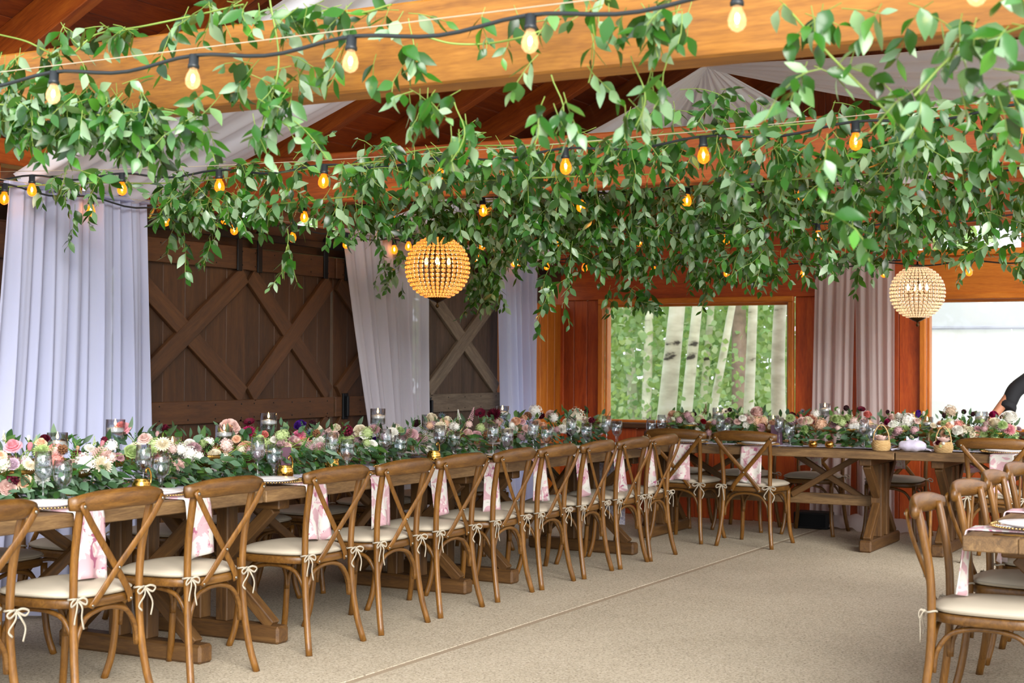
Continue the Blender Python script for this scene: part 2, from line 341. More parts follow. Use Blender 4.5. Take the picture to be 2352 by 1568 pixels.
PC = dict(blush=('E6C3BC', 'F0D8D0'), pink=('D98A98', 'E9A9B2'), hot=('CF5F86', 'E08AA6'), peach=('E8B796', 'F2CFB2'), coral=('DE7F74', 'EBA096'), cream=('EDE2C6', 'F6EFDD'),
          white=('F1EFE6', 'FBFAF4'), burg=('3E0A1A', '6E1630'), dark=('1E0810', '38101C'), red=('8E0F1E', 'B42030'), magenta=('8A1248', 'B82A66'), purple=('3A1670', '5A2A96'),
          mauve=('A88590', 'C4A2A6'), lilac=('C8AFC0', 'DCC8D4'), blue=('5A7688', '7E98A8'), green=('A9C07A', 'C8D8A0'), yellow=('E4D080', 'F0E4A8'), beige=('BFA68C', 'D8C4AC'), brown=('6A4630', '8A6040'), dusty=('C79AA2', 'DDB6BA'))
for k, (a, b) in PC.items(): M['p_'+k] = petal(k+'_petal', a, b)
# ---------------------------------------------------------------- the setting
XL, YB = -6.36, 12.77
RX, SL = -1.9, .5                       # ridge, roof slope
def roofz(x): return 2.62+SL*((x+6.4) if x <= RX else (2*RX-x+6.4))
fl = tag(empty('floor'), kind='structure')
for (a, b) in ((-8, -3.74), (-3.70, 4.2)):
    for (c, d) in ((-4, 13.1),):
        MB().box((a, c, -.12), (b, d, 0), .004).build('floor_slab', M['concrete'], fl, smooth=False)
MB().box((-3.745, -4, -.1), (-3.695, 13.1, -.0025)).build('floor_joint', M['joint'], fl, smooth=False)
gr = MB().grid(lambda u, v: (-45+90*u, -40+90*v, -.13), 4, 4).build('ground', M['ground'], smooth=False); tag(gr, kind='structure')
# roof
ce = tag(empty('ceiling'), kind='structure')
Y0, Y1 = 3.5, 13.2  # roof front set back, out of view, to let sky light in
ns = 30
for side in (0, 1):
    x0, x1 = (-7.0, RX) if side == 0 else (.5, RX)  # unseen right eave drawn in for more daylight on drapes and floor
    for k in range(ns):
        xa = x0+(x1-x0)*k/ns; xb = x0+(x1-x0)*(k+1)/ns; xm = (xa+xb)/2
        w = abs(xb-xa)*math.hypot(1, SL)
        sg = 1 if side == 0 else -1
        nrm = Vector((-SL*sg, 0, 1)).normalized(); c = Vector((xm, 0, roofz(xm)+.225))
        cut = Y0+(Y1-Y0)*random.uniform(.45, .75)
        for (a, b) in ((Y0, cut), (cut, Y1)):
            board('roof_board', c+Vector((0, a, 0)), c+Vector((0, b-.004, 0)), w-.004, .025, nrm, M['roofboard'], ce, .004)
for k in range(14):
    y = 3.65+.9*k*.995
    if y > 12.9: break
    for sg in (1, -1):
        xa = -6.95 if sg == 1 else .45
        p0 = Vector((xa, y, roofz(xa)+.1)); p1 = Vector((RX, y, roofz(RX)+.1))
        nrm = Vector((-SL*sg, 0, 1)).normalized()
        board('rafter', p0, p1, .085, .2, nrm, M['rafter'], ce, .004)
board('ridge_beam', (RX, Y0, roofz(RX)+.06), (RX, Y1, roofz(RX)+.06), .1, .26, (0, 0, 1), M['rafter'], ce)
for i, y in enumerate((4.30, 7.17, 10.07)):
    b = board('tie_beam', (-6.9, y, 2.469), (.4, y, 2.469), .14, .29, (0, 0, 1), M['beam'] if i == 0 else M['rafter'], None, .008)
    tag(b, kind='structure')
for x, zp in ((-6.42, 2.55), (.2, roofz(.2)-.07)):
    tag(board('wall_plate_beam', (x, Y0, zp), (x, 12.9, zp), .14, .14, (0, 0, 1), M['rafter'], None), kind='structure')
for y in (4.3, 7.17, 10.07, 12.85):
    tag(board('post_column', (.2, y, 0), (.2, y, roofz(.2)-.14), .15, .15, (0, 1, 0), M['rafter'], None), kind='structure')
# wall with the barn doors
wl = tag(empty('wall_left'), kind='structure')
def vplanks(parent, fixed, axis, a, b, z0, z1, w, mat, t=.03, jit=0):
    n = max(1, round((b-a)/w)); w = (b-a)/n
    for k in range(n):
        m_ = a+w*(k+.5); zt = z1(m_) if callable(z1) else z1
        if zt-z0 < .03: continue
        d = random.uniform(0, jit)
        p = (fixed-d, m_) if axis == 'y' else (m_, fixed+d)
        board('plank', (p[0], p[1], z0), (p[0], p[1], zt), w-.002, t, (1, 0, 0) if axis == 'y' else (0, 1, 0), mat, parent, .006)
vplanks(wl, XL-.015, 'y', 3.6, 6.72, 0, 2.34, .2, M['doorpanel'])
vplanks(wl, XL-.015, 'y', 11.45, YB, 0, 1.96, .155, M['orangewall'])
board('header_board', (XL+.0, 4.8, 2.06), (XL+.0, 12.4, 2.06), .2, .04, (1, 0, 0), M['doorwood'], wl)
board('header_board', (XL-.02, 1.4, 2.27), (XL-.02, YB, 2.27), .2, .04, (1, 0, 0), M['doorpanel'], wl)
for y in np.arange(1.5, 12.8, .62):
    board('stud', (XL-.05, y, 2.36), (XL-.05, y, 2.5), .06, .06, (1, 0, 0), M['rafter'], wl)
tr = board('door_track', (XL+.1, 6.2, 2.235), (XL+.1, 12.25, 2.235), .05, .02, (1, 0, 0), M['iron'], None); tag(tr, 'black iron sliding track fixed above the barn doors', 'track')
def barn_door(n, y0, y1, xf, mw, mp, z1=2.16, hang=True):
    d = tag(empty('door_%d' % n, (0, 0, 0)), kind='structure')
    nb = 6; w = (y1-y0)/nb
    for k in range(nb):
        board('panel_board', (xf-.045, y0+w*(k+.5), .03), (xf-.045, y0+w*(k+.5), z1), w-.0015, .025, (1, 0, 0), mp, d, .004)
    yc = (y0+y1)/2; W = y1-y0-.002
    for (a, b) in ((z1-.15, z1), (1.0, 1.145), (.03, .18)):
        r = board('rail', (xf-.016, y0, (a+b)/2), (xf-.016, y1, (a+b)/2), b-a, .032, (1, 0, 0), mw, d)
        mb = MB()
        for yy in np.linspace(-W/2+.08, W/2-.08, 5):
            for zz in (-.045, .045): mb.ball((yy, zz, .0165), (.006, .006, .003), 6, 4)
        mb.build('bolt_heads', M['iron'], r)['kind'] = 'stuff'
    for (a, b) in ((1.145, z1-.15), (.18, 1.0)):
        def br(ya, za, yb, zb, x, t):
            P0 = Vector((x, ya, za)); P1 = Vector((x, yb, zb)); dr = (P1-P0).normalized()
            board('brace', P0, P1, .125, t, (1, 0, 0), mw, d)
        br(y0+.05, a+.03, y1-.05, b-.03, xf-.016, .032)
        dy, dz = (y1-.05)-(y0+.05), (b-.03)-(a+.03); f = .5        # the crossing brace is let in behind the through brace
        br(y0+.05, b-.03, y0+.05+dy*f, b-.03-dz*f, xf-.018, .028)
        br(y1-.05, a+.03, y1-.05-dy*f, a+.03+dz*f, xf-.018, .028)
    if hang:
        for yy in (y0+.12, y1-.12):
            mb = MB().box((xf-.0, yy-.025, z1-.16), (xf+.012, yy+.025, 2.27), .003); mb.tube([(xf+.004, yy, 2.26), (xf+.022, yy, 2.26)], .04, 14)
            mb.build('hanger', M['iron'], d, smooth=False)
    return d
barn_door(1, 6.70, 7.925, XL+.085, M['doorwood'], M['doorpanel'])
barn_door(2, 7.93, 8.935, XL+.06, M['doorwood'], M['doorpanel'])
d3 = barn_door(3, 8.96, 10.06, XL+.06, M['doorwood'], M['doorpanel'])
MB().box((XL+.06, 9.035, .98), (XL+.075, 9.10, 1.17), .003).box((XL+.075, 9.055, 1.0), (XL+.1, 9.08, 1.15), .004).build('handle', M['iron'], d3, smooth=False)
d4 = barn_door(4, 10.1, 11.33, XL+.13, M['greydoor'], M['greypanel'])
MB().box((XL+.13, 10.115, .95), (XL+.145, 10.16, 1.12), .003).box((XL+.145, 10.125, .97), (XL+.17, 10.15, 1.1), .004).build('handle', M['iron'], d4, smooth=False)
board('corner_post', (XL-.02, YB+.03, 0), (XL-.02, YB+.03, 2.6), .1, .1, (0, 1, 0), M['redwall'], wl)
# end wall with the windows
wb = tag(empty('wall_back'), kind='structure')
yf = YB+.015
vplanks(wb, yf, 'x', XL, -5.955, 0, 2.0, .14, M['redwall'], jit=.004)
vplanks(wb, yf, 'x', -5.955, -4.055, 0, .8, .19, M['redwall'], jit=.004)
vplanks(wb, yf, 'x', -4.055, -2.955, 0, 2.0, .185, M['redwall'], jit=.004)
vplanks(wb, yf, 'x', -2.955, -.5, 0, .8, .19, M['redwall'], jit=.004)
vplanks(wb, yf, 'x', -.5, 0.3, 0, 2.0, .19, M['redwall'], jit=.004)
board('header_board', (XL, YB, 2.18), (-2.98, YB, 2.18), .36, .05, (0, 1, 0), M['redwall'], wb)
board('header_board', (-2.97, YB, 2.16), (0.3, YB, 2.16), .32, .05, (0, 1, 0), M['orangewall'], wb)
board('ledge_board', (-2.97, YB-.03, 2.345), (0.3, YB-.03, 2.345), .09, .05, (0, 0, 1), M['orangewall'], wb)
board('header_board', (XL, YB+.01, 2.49), (-3.0, YB+.01, 2.49), .26, .03, (0, 1, 0), M['redwall'], wb)
for x in np.arange(-2.9, .3, .8): board('stud', (x, YB+.02, 2.36), (x, YB+.02, 2.62), .07, .07, (0, 1, 0), M['redwall'], wb)
vplanks(wb, YB+.03, 'x', XL, -3.0, 2.62, lambda x: roofz(x)+.2, .2, M['roofboard'])
vplanks(wb, YB+.03, 'x', -3.0, -2.0, 2.62, 3.50, .2, M['orangewall'])
vplanks(wb, YB+.03, 'x', -3.0, -2.0, 3.64, lambda x: roofz(x)+.2, .2, M['roofboard'])
vplanks(wb, YB+.03, 'x', -2.0, 0.3, 2.62, lambda x: roofz(x)+.2, .2, M['roofboard'])
def window(n, x0, x1, z0, z1, mul=0):
    w = tag(empty('window_%d' % n), kind='structure'); c = .05
    for (p, q, ww) in (((x0-c, YB-.02, z1+c/2), (x1+c, YB-.02, z1+c/2), c), ((x0-c/2, YB-.02, z0), (x0-c/2, YB-.02, z1), c), ((x1+c/2, YB-.02, z0), (x1+c/2, YB-.02, z1), c)):
        board('casing', p, q, ww, .06, (0, 1, 0), M['orangewall'], w, .006)
    for (p, q) in (((x0, YB+.05, z1-.012), (x1, YB+.05, z1-.012)), ((x0+.012, YB+.05, z0), (x0+.012, YB+.05, z1)), ((x1-.012, YB+.05, z0), (x1-.012, YB+.05, z1)), ((x0, YB+.05, z0+.012), (x1, YB+.05, z0+.012))):
        board('sash', p, q, .024, .09, (0, 1, 0), M['orangewall'], w, .004)
    board('sill', (x0-.08, YB-.03, z0-.025), (x1+.08, YB-.03, z0-.025), .1, .05, (0, 0, 1), M['doorwood'], w, .006)
    MB().box((x0, YB+.055, z0), (x1, YB+.061, z1)).build('pane', M['winglass'], w, smooth=False)
window(1, -5.905, -4.108, .852, 1.955)
window(2, -2.905, -.55, .852, 1.955)
# ---------------------------------------------------------------- outside: aspens, shrubs, tent
def leaf_mesh(L=.07, W=.036, fold=.25, curl=.12, mat=None, name='leaf'):
    mb = MB(); prof = [0, .62, 1, .86, .5, 0]; n = len(prof)-1
    vs = []
    for i, p in enumerate(prof):
        u = i/n; y = u*L; z = -curl*L*u*u*1.6; w = p*W/2
        vs += [(-w, y, z+abs(w)*fold), (0, y, z), (w, y, z+abs(w)*fold)]
    fs = []
    for i in range(n):
        for k in (0, 1): fs.append((i*3+k, i*3+k+1, i*3+k+4, i*3+k+3))
    mb.add(vs, fs); return mb
def scatter(base, mats4, name, material, parent=None, mw=None):
    """joins many copies of a small mesh (numpy)"""
    bv = np.array(base.v); A = np.array([np.array(m) for m in mats4]); k = len(bv)
    V = np.einsum('nij,vj->nvi', A[:, :3, :3], bv)+A[:, None, :3, 3]
    me = bpy.data.meshes.new(name)
    n = len(A); bf = base.f
    loops = np.concatenate([np.array(f) for f in bf]); lt = np.array([len(f) for f in bf])
    LV = (loops[None, :]+(np.arange(n)*k)[:, None]).ravel(); LT = np.tile(lt, n); LS = np.concatenate([[0], np.cumsum(LT)[:-1]])
    me.vertices.add(n*k); me.vertices.foreach_set('co', V.reshape(-1).astype(np.float32))
    me.loops.add(len(LV)); me.loops.foreach_set('vertex_index', LV.astype(np.int32))
    me.polygons.add(len(LT)); me.polygons.foreach_set('loop_start', LS.astype(np.int32))
    me.polygons.foreach_set('use_smooth', np.ones(len(LT), bool))
    me.materials.append(material); me.update(calc_edges=True); me.validate()
    return inst(name, me, parent, mw)
def rot_to(d, up=None, roll=None):
    """matrix whose +Y is d, +Z near up"""
    d = Vector(d).normalized(); up = Vector(up) if up is not None else Vector((random.gauss(0, 1), random.gauss(0, 1), random.gauss(0, 1)))
    z = up-d*up.dot(d); z = z.normalized() if z.length > 1e-5 else d.orthogonal().normalized(); x = d.cross(z)
    return Matrix(((x.x, d.x, z.x, 0), (x.y, d.y, z.y, 0), (x.z, d.z, z.z, 0), (0, 0, 0, 1)))
def rand_leaves(n, lo, hi, s0, s1, clump=0, seed=0):
    r = np.random.default_rng(seed); out = []
    lo = np.array(lo); hi = np.array(hi)
    if clump: cs = lo+(hi-lo)*r.random((clump, 3))
    for i in range(n):
        p = (cs[r.integers(clump)]+r.normal(0, .22, 3)) if clump else lo+(hi-lo)*r.random(3)
        m = rot_to(r.normal(0, 1, 3)+np.array((0, 0, -.5)), r.normal(0, 1, 3)+np.array((0, -1.2, .8))); s = r.uniform(s0, s1)
        m = m @ Matrix.Diagonal((s, s, s, 1)); m.translation = Vector(p); out.append(m)
    return out
tl = leaf_mesh(.08, .07, .1, .05)
def aspen(px0, py0, px1, py1, y, r, label, mat='bark', top=5.5, crown=True, bend=0.0):
    a = atY(px0, py0, y); b = atY(px1, py1, y); d = (b-a)/(b.z-a.z)
    base = a+d*(-.13-a.z); t = empty('aspen_tree' if mat == 'bark' else 'pine_tree', base)
    tag(t, label, 'tree', 'tree trunks outside the window')
    pts = []; rr = []
    for i in range(15):
        z = (top+.13)*i/14; off = d*z; bb = bend*math.sin(z*2.1+1.0)
        pts.append((off.x+bb, off.y, z)); rr.append(r*(1-.045*i)*(1.12 if i == 0 else 1))
    MB().tube(pts, rr, 14).build('trunk', M[mat], t)
    if crown:
        c = base+d*(top*.8)
        o = scatter(tl, rand_leaves(500, (c.x-1.3, c.y-1.0, 2.6), (c.x+1.3, c.y+1.2, 5.8), .8, 1.5, 40, int(px0)), 'crown', M['treeleaf'], t, Matrix.Translation(-base)); o['kind'] = 'stuff'
aspen(1530, 960, 1556, 700, 15.6, .118, 'thick pale aspen trunk behind the window, stoutest of the white trunks')
aspen(1575, 960, 1602, 700, 16.3, .078, 'pale aspen trunk standing close beside the stoutest white trunk')
aspen(1640, 930, 1682, 700, 16.8, .056, 'slender leaning aspen trunk in the middle of the window view')
aspen(1700, 960, 1697, 700, 18.5, .12, 'brown rough-barked pine trunk partly hidden between the aspens', 'pine', 6, False)
aspen(1719, 960, 1730, 700, 16.0, .068, 'straight aspen trunk in front of the brown pine trunk')
aspen(1788, 960, 1797, 700, 15.2, .088, 'gently curved aspen trunk closest to the window post by the curtain', bend=.03)
aspen(1484, 960, 1492, 700, 18.5, .075, 'distant grey aspen trunk half hidden by bright leaves')
aspen(1455, 960, 1440, 700, 20, .085, 'distant leaning aspen trunk near the window corner planks')
aspen(1612, 960, 1634, 700, 19, .06, 'thin distant aspen trunk seen between two nearer trunks')
def shrub(name, lab, n, lo, hi, s0, s1, clump, seed):
    o = scatter(tl, rand_leaves(n, lo, hi, s0, s1, clump, seed), name, M['treeleaf']); tag(o, lab, 'foliage', kind='stuff')
shrub('undergrowth_foliage', 'bright green undergrowth behind the aspen trunks outside the window', 8000, (-10.5, 18.2, 0), (-5.6, 21.0, 3.6), .9, 1.7, 330, 3)
shrub('forest_foliage', 'pale sunlit forest leaves far beyond the aspen trunks', 16000, (-17, 22, 0), (-5.0, 27, 6), 1.6, 3.4, 500, 5)
shrub('shrub_foliage', 'loose low leaves just outside the window sill', 900, (-8.2, 15.6, .1), (-5.6, 17.5, 1.5), .7, 1.2, 60, 8)
shrub('hedge_foliage', 'green leaves glimpsed through the gap above the barn doors', 3000, (-12, 3, .5), (-9.5, 15, 4.2), 1.6, 3.0, 150, 9)
te = empty('event_tent', (-.4, 16.2, 0)); tag(te, 'white vinyl tent wall filling the view through the big window', 'tent')
for k in range(5):
    xa = -3.9+k*1.5
    MB().grid(lambda u, v, xa=xa: (xa+1.49*u, .015*math.sin(u*math.pi*3), -.13+1.93*v), 12, 2).build('wall_panel', M['tent'], te)
MB().tube([(-4.0, -.02, 1.8), (3.7, -.02, 1.8)], .018, 8).build('eave_pole', M['tentroof'], te)
MB().grid(lambda u, v: (-4.0+7.7*u, -.05+1.0*v, 1.8+.5*v+.03*math.sin(u*9)*v), 20, 6).build('roof_panel', M['tentroof'], te)  # roof cut short so sky light reaches the back of the wall
# ---------------------------------------------------------------- curtains and ceiling drapes
def sheet(name, top, bot, nu, nv, folds, amp0, amp1, nrm, mat, seed, sag=0, sagdir=(0, 0, -1), phase=.0, gather=None, parent=None):
    r = random.Random(seed); top = [Vector(p) for p in top]; bot = [Vector(p) for p in bot]
    ph = [r.uniform(0, 6.28) for _ in range(6)]; fk = [folds, folds*.53+.7, folds*1.71, folds*.31]
    nrm = Vector(nrm); sd_ = Vector(sagdir)
    def pl(P, u):
        x = u*(len(P)-1); k = min(int(x), len(P)-2); return P[k].lerp(P[k+1], x-k)
    def fn(u, v):
        p = pl(top, u).lerp(pl(bot, u), v)
        a = amp0+(amp1-amp0)*v
        w = u+.02*math.sin(3*v+ph[4])+.012*math.sin(7*u+ph[5])
        s = math.sin(6.283*fk[0]*w+ph[0])*.62+math.sin(6.283*fk[1]*w+ph[1]+v*1.2)*.5+math.sin(6.283*fk[2]*w+ph[2])*.22+math.sin(6.283*fk[3]*w+ph[3]+2*v)*.4
        return p+nrm*(a*s)+sd_*(sag*math.sin(math.pi*v))
    return MB().grid(fn, nu, nv).build(name, mat, parent)
XC = XL+.2
c = empty('curtain', (XC, 6.35, 0)); tag(c, 'long lilac sheer curtain gathered beside the dark double barn doors', 'curtain')
iv = Matrix.Translation((-XC, -6.35, 0))
o = sheet('curtain_fabric', [(XC, 5.72, 2.36), (XC, 6.78, 2.36)], [(XC+.05, 5.5, .02), (XC+.03, 6.84, .02)], 300, 30, 13, .018, .036, (1, 0, 0), M['sheerL'], 3); o.parent = c; o.matrix_local = iv
o = MB().box((XC-.02, 5.7, 2.335), (XC+.03, 6.8, 2.36), .004).build('heading_tape', M['sheerL'], c, iv, smooth=False)
c = empty('curtain', (XC, 9.65, 0)); tag(c, 'pale grey sheer curtain hanging slanted between the brown and the weathered barn doors', 'curtain')
iv = Matrix.Translation((-XC, -9.65, 0))
o = sheet('curtain_fabric', [(XC, 8.82, 2.36), (XC, 10.02, 2.36)], [(XC+.05, 9.32, .02), (XC+.03, 9.94, .02)], 260, 30, 10, .022, .036, (1, 0, 0), M['sheerM'], 8); o.parent = c; o.matrix_local = iv
o = MB().box((XC-.02, 8.8, 2.335), (XC+.03, 10.04, 2.36), .004).build('heading_tape', M['sheerM'], c, iv, smooth=False)
c = empty('curtain', (XC, 11.8, 0)); tag(c, 'white sheer curtain between the weathered barn door and the lit orange planks', 'curtain')
iv = Matrix.Translation((-XC, -11.8, 0))
o = sheet('curtain_fabric', [(XC, 11.15, 2.3), (XC, 11.88, 2.3)], [(XC+.05, 11.2, .02), (XC+.03, 11.86, .02)], 200, 30, 8, .02, .05, (1, 0, 0), M['sheerL'], 12); o.parent = c; o.matrix_local = iv
o = MB().box((XC-.02, 11.13, 2.275), (XC+.03, 11.9, 2.3), .004).build('heading_tape', M['sheerL'], c, iv, smooth=False)
YC = YB-.1
c = empty('curtain', (-3.5, YC, 0)); tag(c, 'dusty rose sheer curtain parted in the middle between the two windows', 'curtain')
iv = Matrix.Translation((3.5, -YC, 0))
for (ta, tb, ba, bb, sdn) in ((-3.84, -3.48, -3.87, -3.52, 21), (-3.5, -3.15, -3.46, -3.14, 22)):
    o = sheet('curtain_fabric', [(ta, YC, 2.29), (tb, YC, 2.29)], [(ba, YC-.04, .03), (bb, YC-.04, .03)], 130, 30, 4.5, .015, .04, (0, 1, 0), M['sheerR'], sdn); o.parent = c; o.matrix_local = iv
o = sheet('puddled_hem', [(-3.9, YC-.02, .1), (-2.95, YC-.02, .1)], [(-3.95, YC-.22, .012), (-2.75, YC-.3, .012)], 80, 12, 6, .01, .02, (.3, .3, .9), M['sheerR'], 33, -.05); o.parent = c; o.matrix_local = iv
MB().tube([(-3.9, YC, 2.29), (-3.1, YC, 2.29)], .01, 8).build('curtain_rod', M['iron'], c, iv)
def drape(label, top, bot, folds, seed, sag, amp=(.02, .05), nu=150):
    o = sheet('ceiling_drape', top, bot, nu, 34, folds, amp[0], amp[1], (0, 0, 1), M['drape'], seed, sag); tag(o, label, 'drape', 'ceiling drapes'); return o
drape('white ceiling drape rising from the long lilac curtain up towards the ridge', [(-1.95, 5.4, 4.1), (-1.95, 6.95, 4.15)], [(XC, 5.75, 2.36), (XC, 6.97, 2.36)], 7, 41, .1, (.05, .03))
PK = Vector((-4.0, 10.45, 3.62))
def fan(label, far, seed, folds, sag, near=.05, mid=None):
    d = (Vector(far[-1])-Vector(far[0])).normalized()
    return drape(label, [PK-d*near, PK+d*near], far, folds, seed, sag, (.008, .045), 170)
fan('white tented drape spreading from the roof peak down to the barn door wall', [(XC, 8.95, 2.36), (XC, 12.15, 2.36)], 42, 8, .12)
fan('white tented drape spreading from the roof peak towards the end wall', [(-6.2, YC, 2.5), (-2.0, YC, 2.68)], 43, 9, .1)
fan('broad white ceiling swag crossing the room from the roof peak', [(.15, 10.55, 2.72), (.15, 8.1, 3.2)], 44, 7, .08)
# ---------------------------------------------------------------- cross-back chairs
def make_chair():
    ch = empty('cross_back_chair')
    for s in (-1, 1):
        P = bez([(s*.225, -.262, 0), (s*.205, -.235, .12), (s*.192, -.213, .28), (s*.188, -.205, .45), (s*.192, -.212, .62), (s*.2, -.24, .78), (s*.202, -.256, .85)], 18)
        MB().tube(P, [.0165]*15+[.0165, .016, .0155, .015], 10).build('back_leg', M['chair'], ch)
        P = bez([(s*.215, .235, 0), (s*.198, .21, .1), (s*.19, .195, .25), (s*.192, .19, .435)], 12)
        MB().tube(P, .0165, 10).build('front_leg', M['chair'], ch)
    # curved top rail
    pts = [(x, -.262-.05*(1-(x/.262)**2)+.012, .843+.012*(1-(x/.262)**2)) for x in np.linspace(-.262, .262, 17)]
    rr = [(.040*min(1, .55+.45*math.sin(math.pi*min(1, (i+.6)/5)/2), .55+.45*math.sin(math.pi*min(1, (16-i+.6)/5)/2)), .0155) for i in range(17)]
    MB().tube(pts, rr, 12, flat=(0, 0, 1)).build('top_rail', M['chairx'], ch)
    for k, s in enumerate((-1, 1)):
        dy = -.004 if k == 0 else -.014
        P = bez([(s*.235, -.29+dy*0, .845), (s*.15, -.272+dy, .74), (s*0, -.247+dy, .575), (-s*.09, -.232+dy, .47), (-s*.115, -.225, .425)], 16)
        sl = MB().tube(P, [(.006, .017)]*17, 8, flat=(0, 1, 0)).build('cross_slat', M['chair'], ch)
        mb = MB().ball((s*.225, -.297, .835), (.008, .005, .008), 8, 5).ball((-s*.11, -.234, .435), (.008, .005, .008), 8, 5)
        if k: mb.ball((0, -.27, .575), (.007, .005, .007), 8, 5)
        mb.build('rivets', M['rivet'], sl)['kind'] = 'stuff'
    # seat ring, cushion outline
    def outline(e=0, n=48):
        out = []
        for i in range(n):
            a = 2*math.pi*i/n; c, s_ = math.cos(a), math.sin(a); q = 3.2
            x = (abs(c)**(2/q))*(1 if c >= 0 else -1); y = (abs(s_)**(2/q))*(1 if s_ >= 0 else -1)
            out.append((x*(.218+.02*y+e), y*(.222+e)+.0))
        return out
    O = outline(); mb = MB()
    vs = []; fs = []
    lv = [(0, .428), (.006, .424), (.006, .455), (0, .46), (-.05, .46)]
    lv = [(-.035, .424), (0, .424), (.005, .43), (.005, .455), (0, .46), (-.05, .46)]
    for e, z in lv: vs += [(x, y, z) for x, y in outline(e)]
    for i in range(len(lv)-1):
        for k in range(48): fs.append((i*48+k, i*48+(k+1) % 48, (i+1)*48+(k+1) % 48, (i+1)*48+k))
    fs.append(tuple(range(5*48, 6*48))); fs.append(tuple(range(47, -1, -1)))
    mb.add(vs, fs).build('seat_frame', M['chairx'], ch)
    vs = []; fs = []; lv = [(-.03, .461, 0), (-.004, .464, 0), (.006, .472, 0), (.003, .482, 0), (-.03, .496, .002), (-.09, .504, .003), (-.15, .507, .002)]
    for e, z, j in lv: vs += [(x, y, z+j*math.sin(9*x+5*y)) for x, y in outline(e)]
    for i in range(len(lv)-1):
        for k in range(48): fs.append((i*48+k, i*48+(k+1) % 48, (i+1)*48+(k+1) % 48, (i+1)*48+k))
    fs.append(tuple(range(6*48, 7*48)))
    cu = MB().add(vs, fs).build('seat_cushion', M['cushion'], ch)
    MB().tube([(x, y, .474+.002*math.sin(11*x)) for x, y in outline(.006)], .0035, 6, closed=True).build('piping', M['tie'], cu)
    for s in (-1, 1):
        mb = MB(); c0 = Vector((s*.188, -.206, .468))
        mb.tube([c0+Vector((.0205*math.cos(a), .0205*math.sin(a), .003*math.sin(2*a))) for a in np.linspace(0, 6.283, 14)[:-1]], (.0042), 6, closed=True)
        k0 = c0+Vector((s*.006, -.026, 0)); mb.ball(k0, (.008, .007, .007), 8, 6)
        r = random.Random(5+s)
        for t in (-1, 1):
            lp = [k0, k0+Vector((t*.022, -.01, .006)), k0+Vector((t*(.048+.006*s), -.01, -.006)), k0+Vector((t*.04, -.008, -.022)), k0+Vector((t*.016, -.006, -.012)), k0]
            mb.tube(bez(lp, 16), [(.0012, .005)]*17, 6, flat=(0, 1, 0))
            tl_ = [k0, k0+Vector((t*.014, -.012, -.03)), k0+Vector((t*(.03+.012*s), -.006, -.07)), k0+Vector((t*.026, -.01, -.105-.012*t))]
            mb.tube(bez(tl_, 10), [(.0012, .0052)]*11, 6, flat=(0, 1, 0))
        mb.build('tie_bow', M['tie'], cu)
    # bentwood arches under the seat
    def arch(a, b, inw):
        a = Vector(a); b = Vector(b); m_ = (a+b)/2; L = (b-a).length; d = (b-a).normalized(); ia = Vector(inw)*.016
        P = [a+ia, a+d*.012+ia+Vector((0, 0, .08)), a+d*.06+ia*1.2+Vector((0, 0, .148)), a+d*.13+ia*1.2+Vector((0, 0, .172)), m_+ia*1.2+Vector((0, 0, .176)), b-d*.13+ia*1.2+Vector((0, 0, .172)), b-d*.06+ia*1.2+Vector((0, 0, .148)), b-d*.012+ia+Vector((0, 0, .08)), b+ia]
        MB().tube(bez(P, 28), .0105, 8).build('bentwood_brace', M['chairx'], ch)
    arch((-.178, -.222, .235), (.178, -.222, .235), (0, 1, 0)); arch((-.176, .2, .235), (.176, .2, .235), (0, -1, 0))
    for s in (-1, 1): arch((s*.194, -.2, .235), (s*.194, .18, .235), (-s, 0, 0))
    return ch
CHAIR = make_chair(); _used = [False]
def put_chair(x, y, rz, label, group):
    if _used[0]: c = copy_tree(CHAIR)
    else: c = CHAIR; _used[0] = True
    c.matrix_local = Matrix.Translation((x, y, 0)) @ Matrix.Rotation(rz, 4, 'Z')
    tag(c, label, 'chair', group); return c
PI = math.pi
# the row facing the barn doors: rear feet on X = -4.21
ROW = [(3.80, 0), (4.49, 0), (5.16, 0), (6.017, 0), (6.634, 0), (7.228, 0), (7.85, 0), (8.404, .01), (8.954, .03), (9.50, .05), (9.98, .07)]
for i, (y, dx) in enumerate(ROW):
    k = len(ROW)-1-i
    put_chair(-4.21+dx-.262, y, PI/2+random.uniform(-.03, .03), 'wooden cross-back chair facing the barn doors, %s from the head table' % ORD[k], 'chairs along the near side of the long table')
for i, y in enumerate((4.4, 5.0, 5.62, 6.3, 6.95, 7.6, 8.3, 8.95, 9.6)):
    put_chair(-5.52, y, -PI/2+random.uniform(-.06, .06), 'cross-back chair with its back to the barn doors, %s from the head table' % ORD[8-i], 'chairs along the barn door side of the long table')
for i, (x, y, lb) in enumerate(((-4.42, 10.9, 'cross-back chair at the end of the head table, under the aspen window'), (-3.836, 10.853, 'cross-back chair standing alone at the head table facing the rose curtain'), (-1.98, 10.8, 'cross-back chair at the head table facing the white tent window'))):
    put_chair(x, y+.262, random.uniform(-.04, .04), lb, 'chairs on the room side of the head table')
for i, x in enumerate((-4.9, -4.28, -3.68, -3.0, -2.4)):
    put_chair(x, 12.12, PI+random.uniform(-.05, .05), 'cross-back chair between the head table and the window wall, %s from the corner' % ORD[i], 'chairs on the window side of the head table')
RROW = [5.92, 6.72, 7.42, 8.08, 8.72]
for i, y in enumerate(RROW):
    put_chair(-1.345+.262-.01*i, y, -PI/2+(.03, -.04, .02, -.03, 0)[i], 'cross-back chair tucked under the unadorned side table, %s from its open end' % ORD[i], 'chairs along the side table')
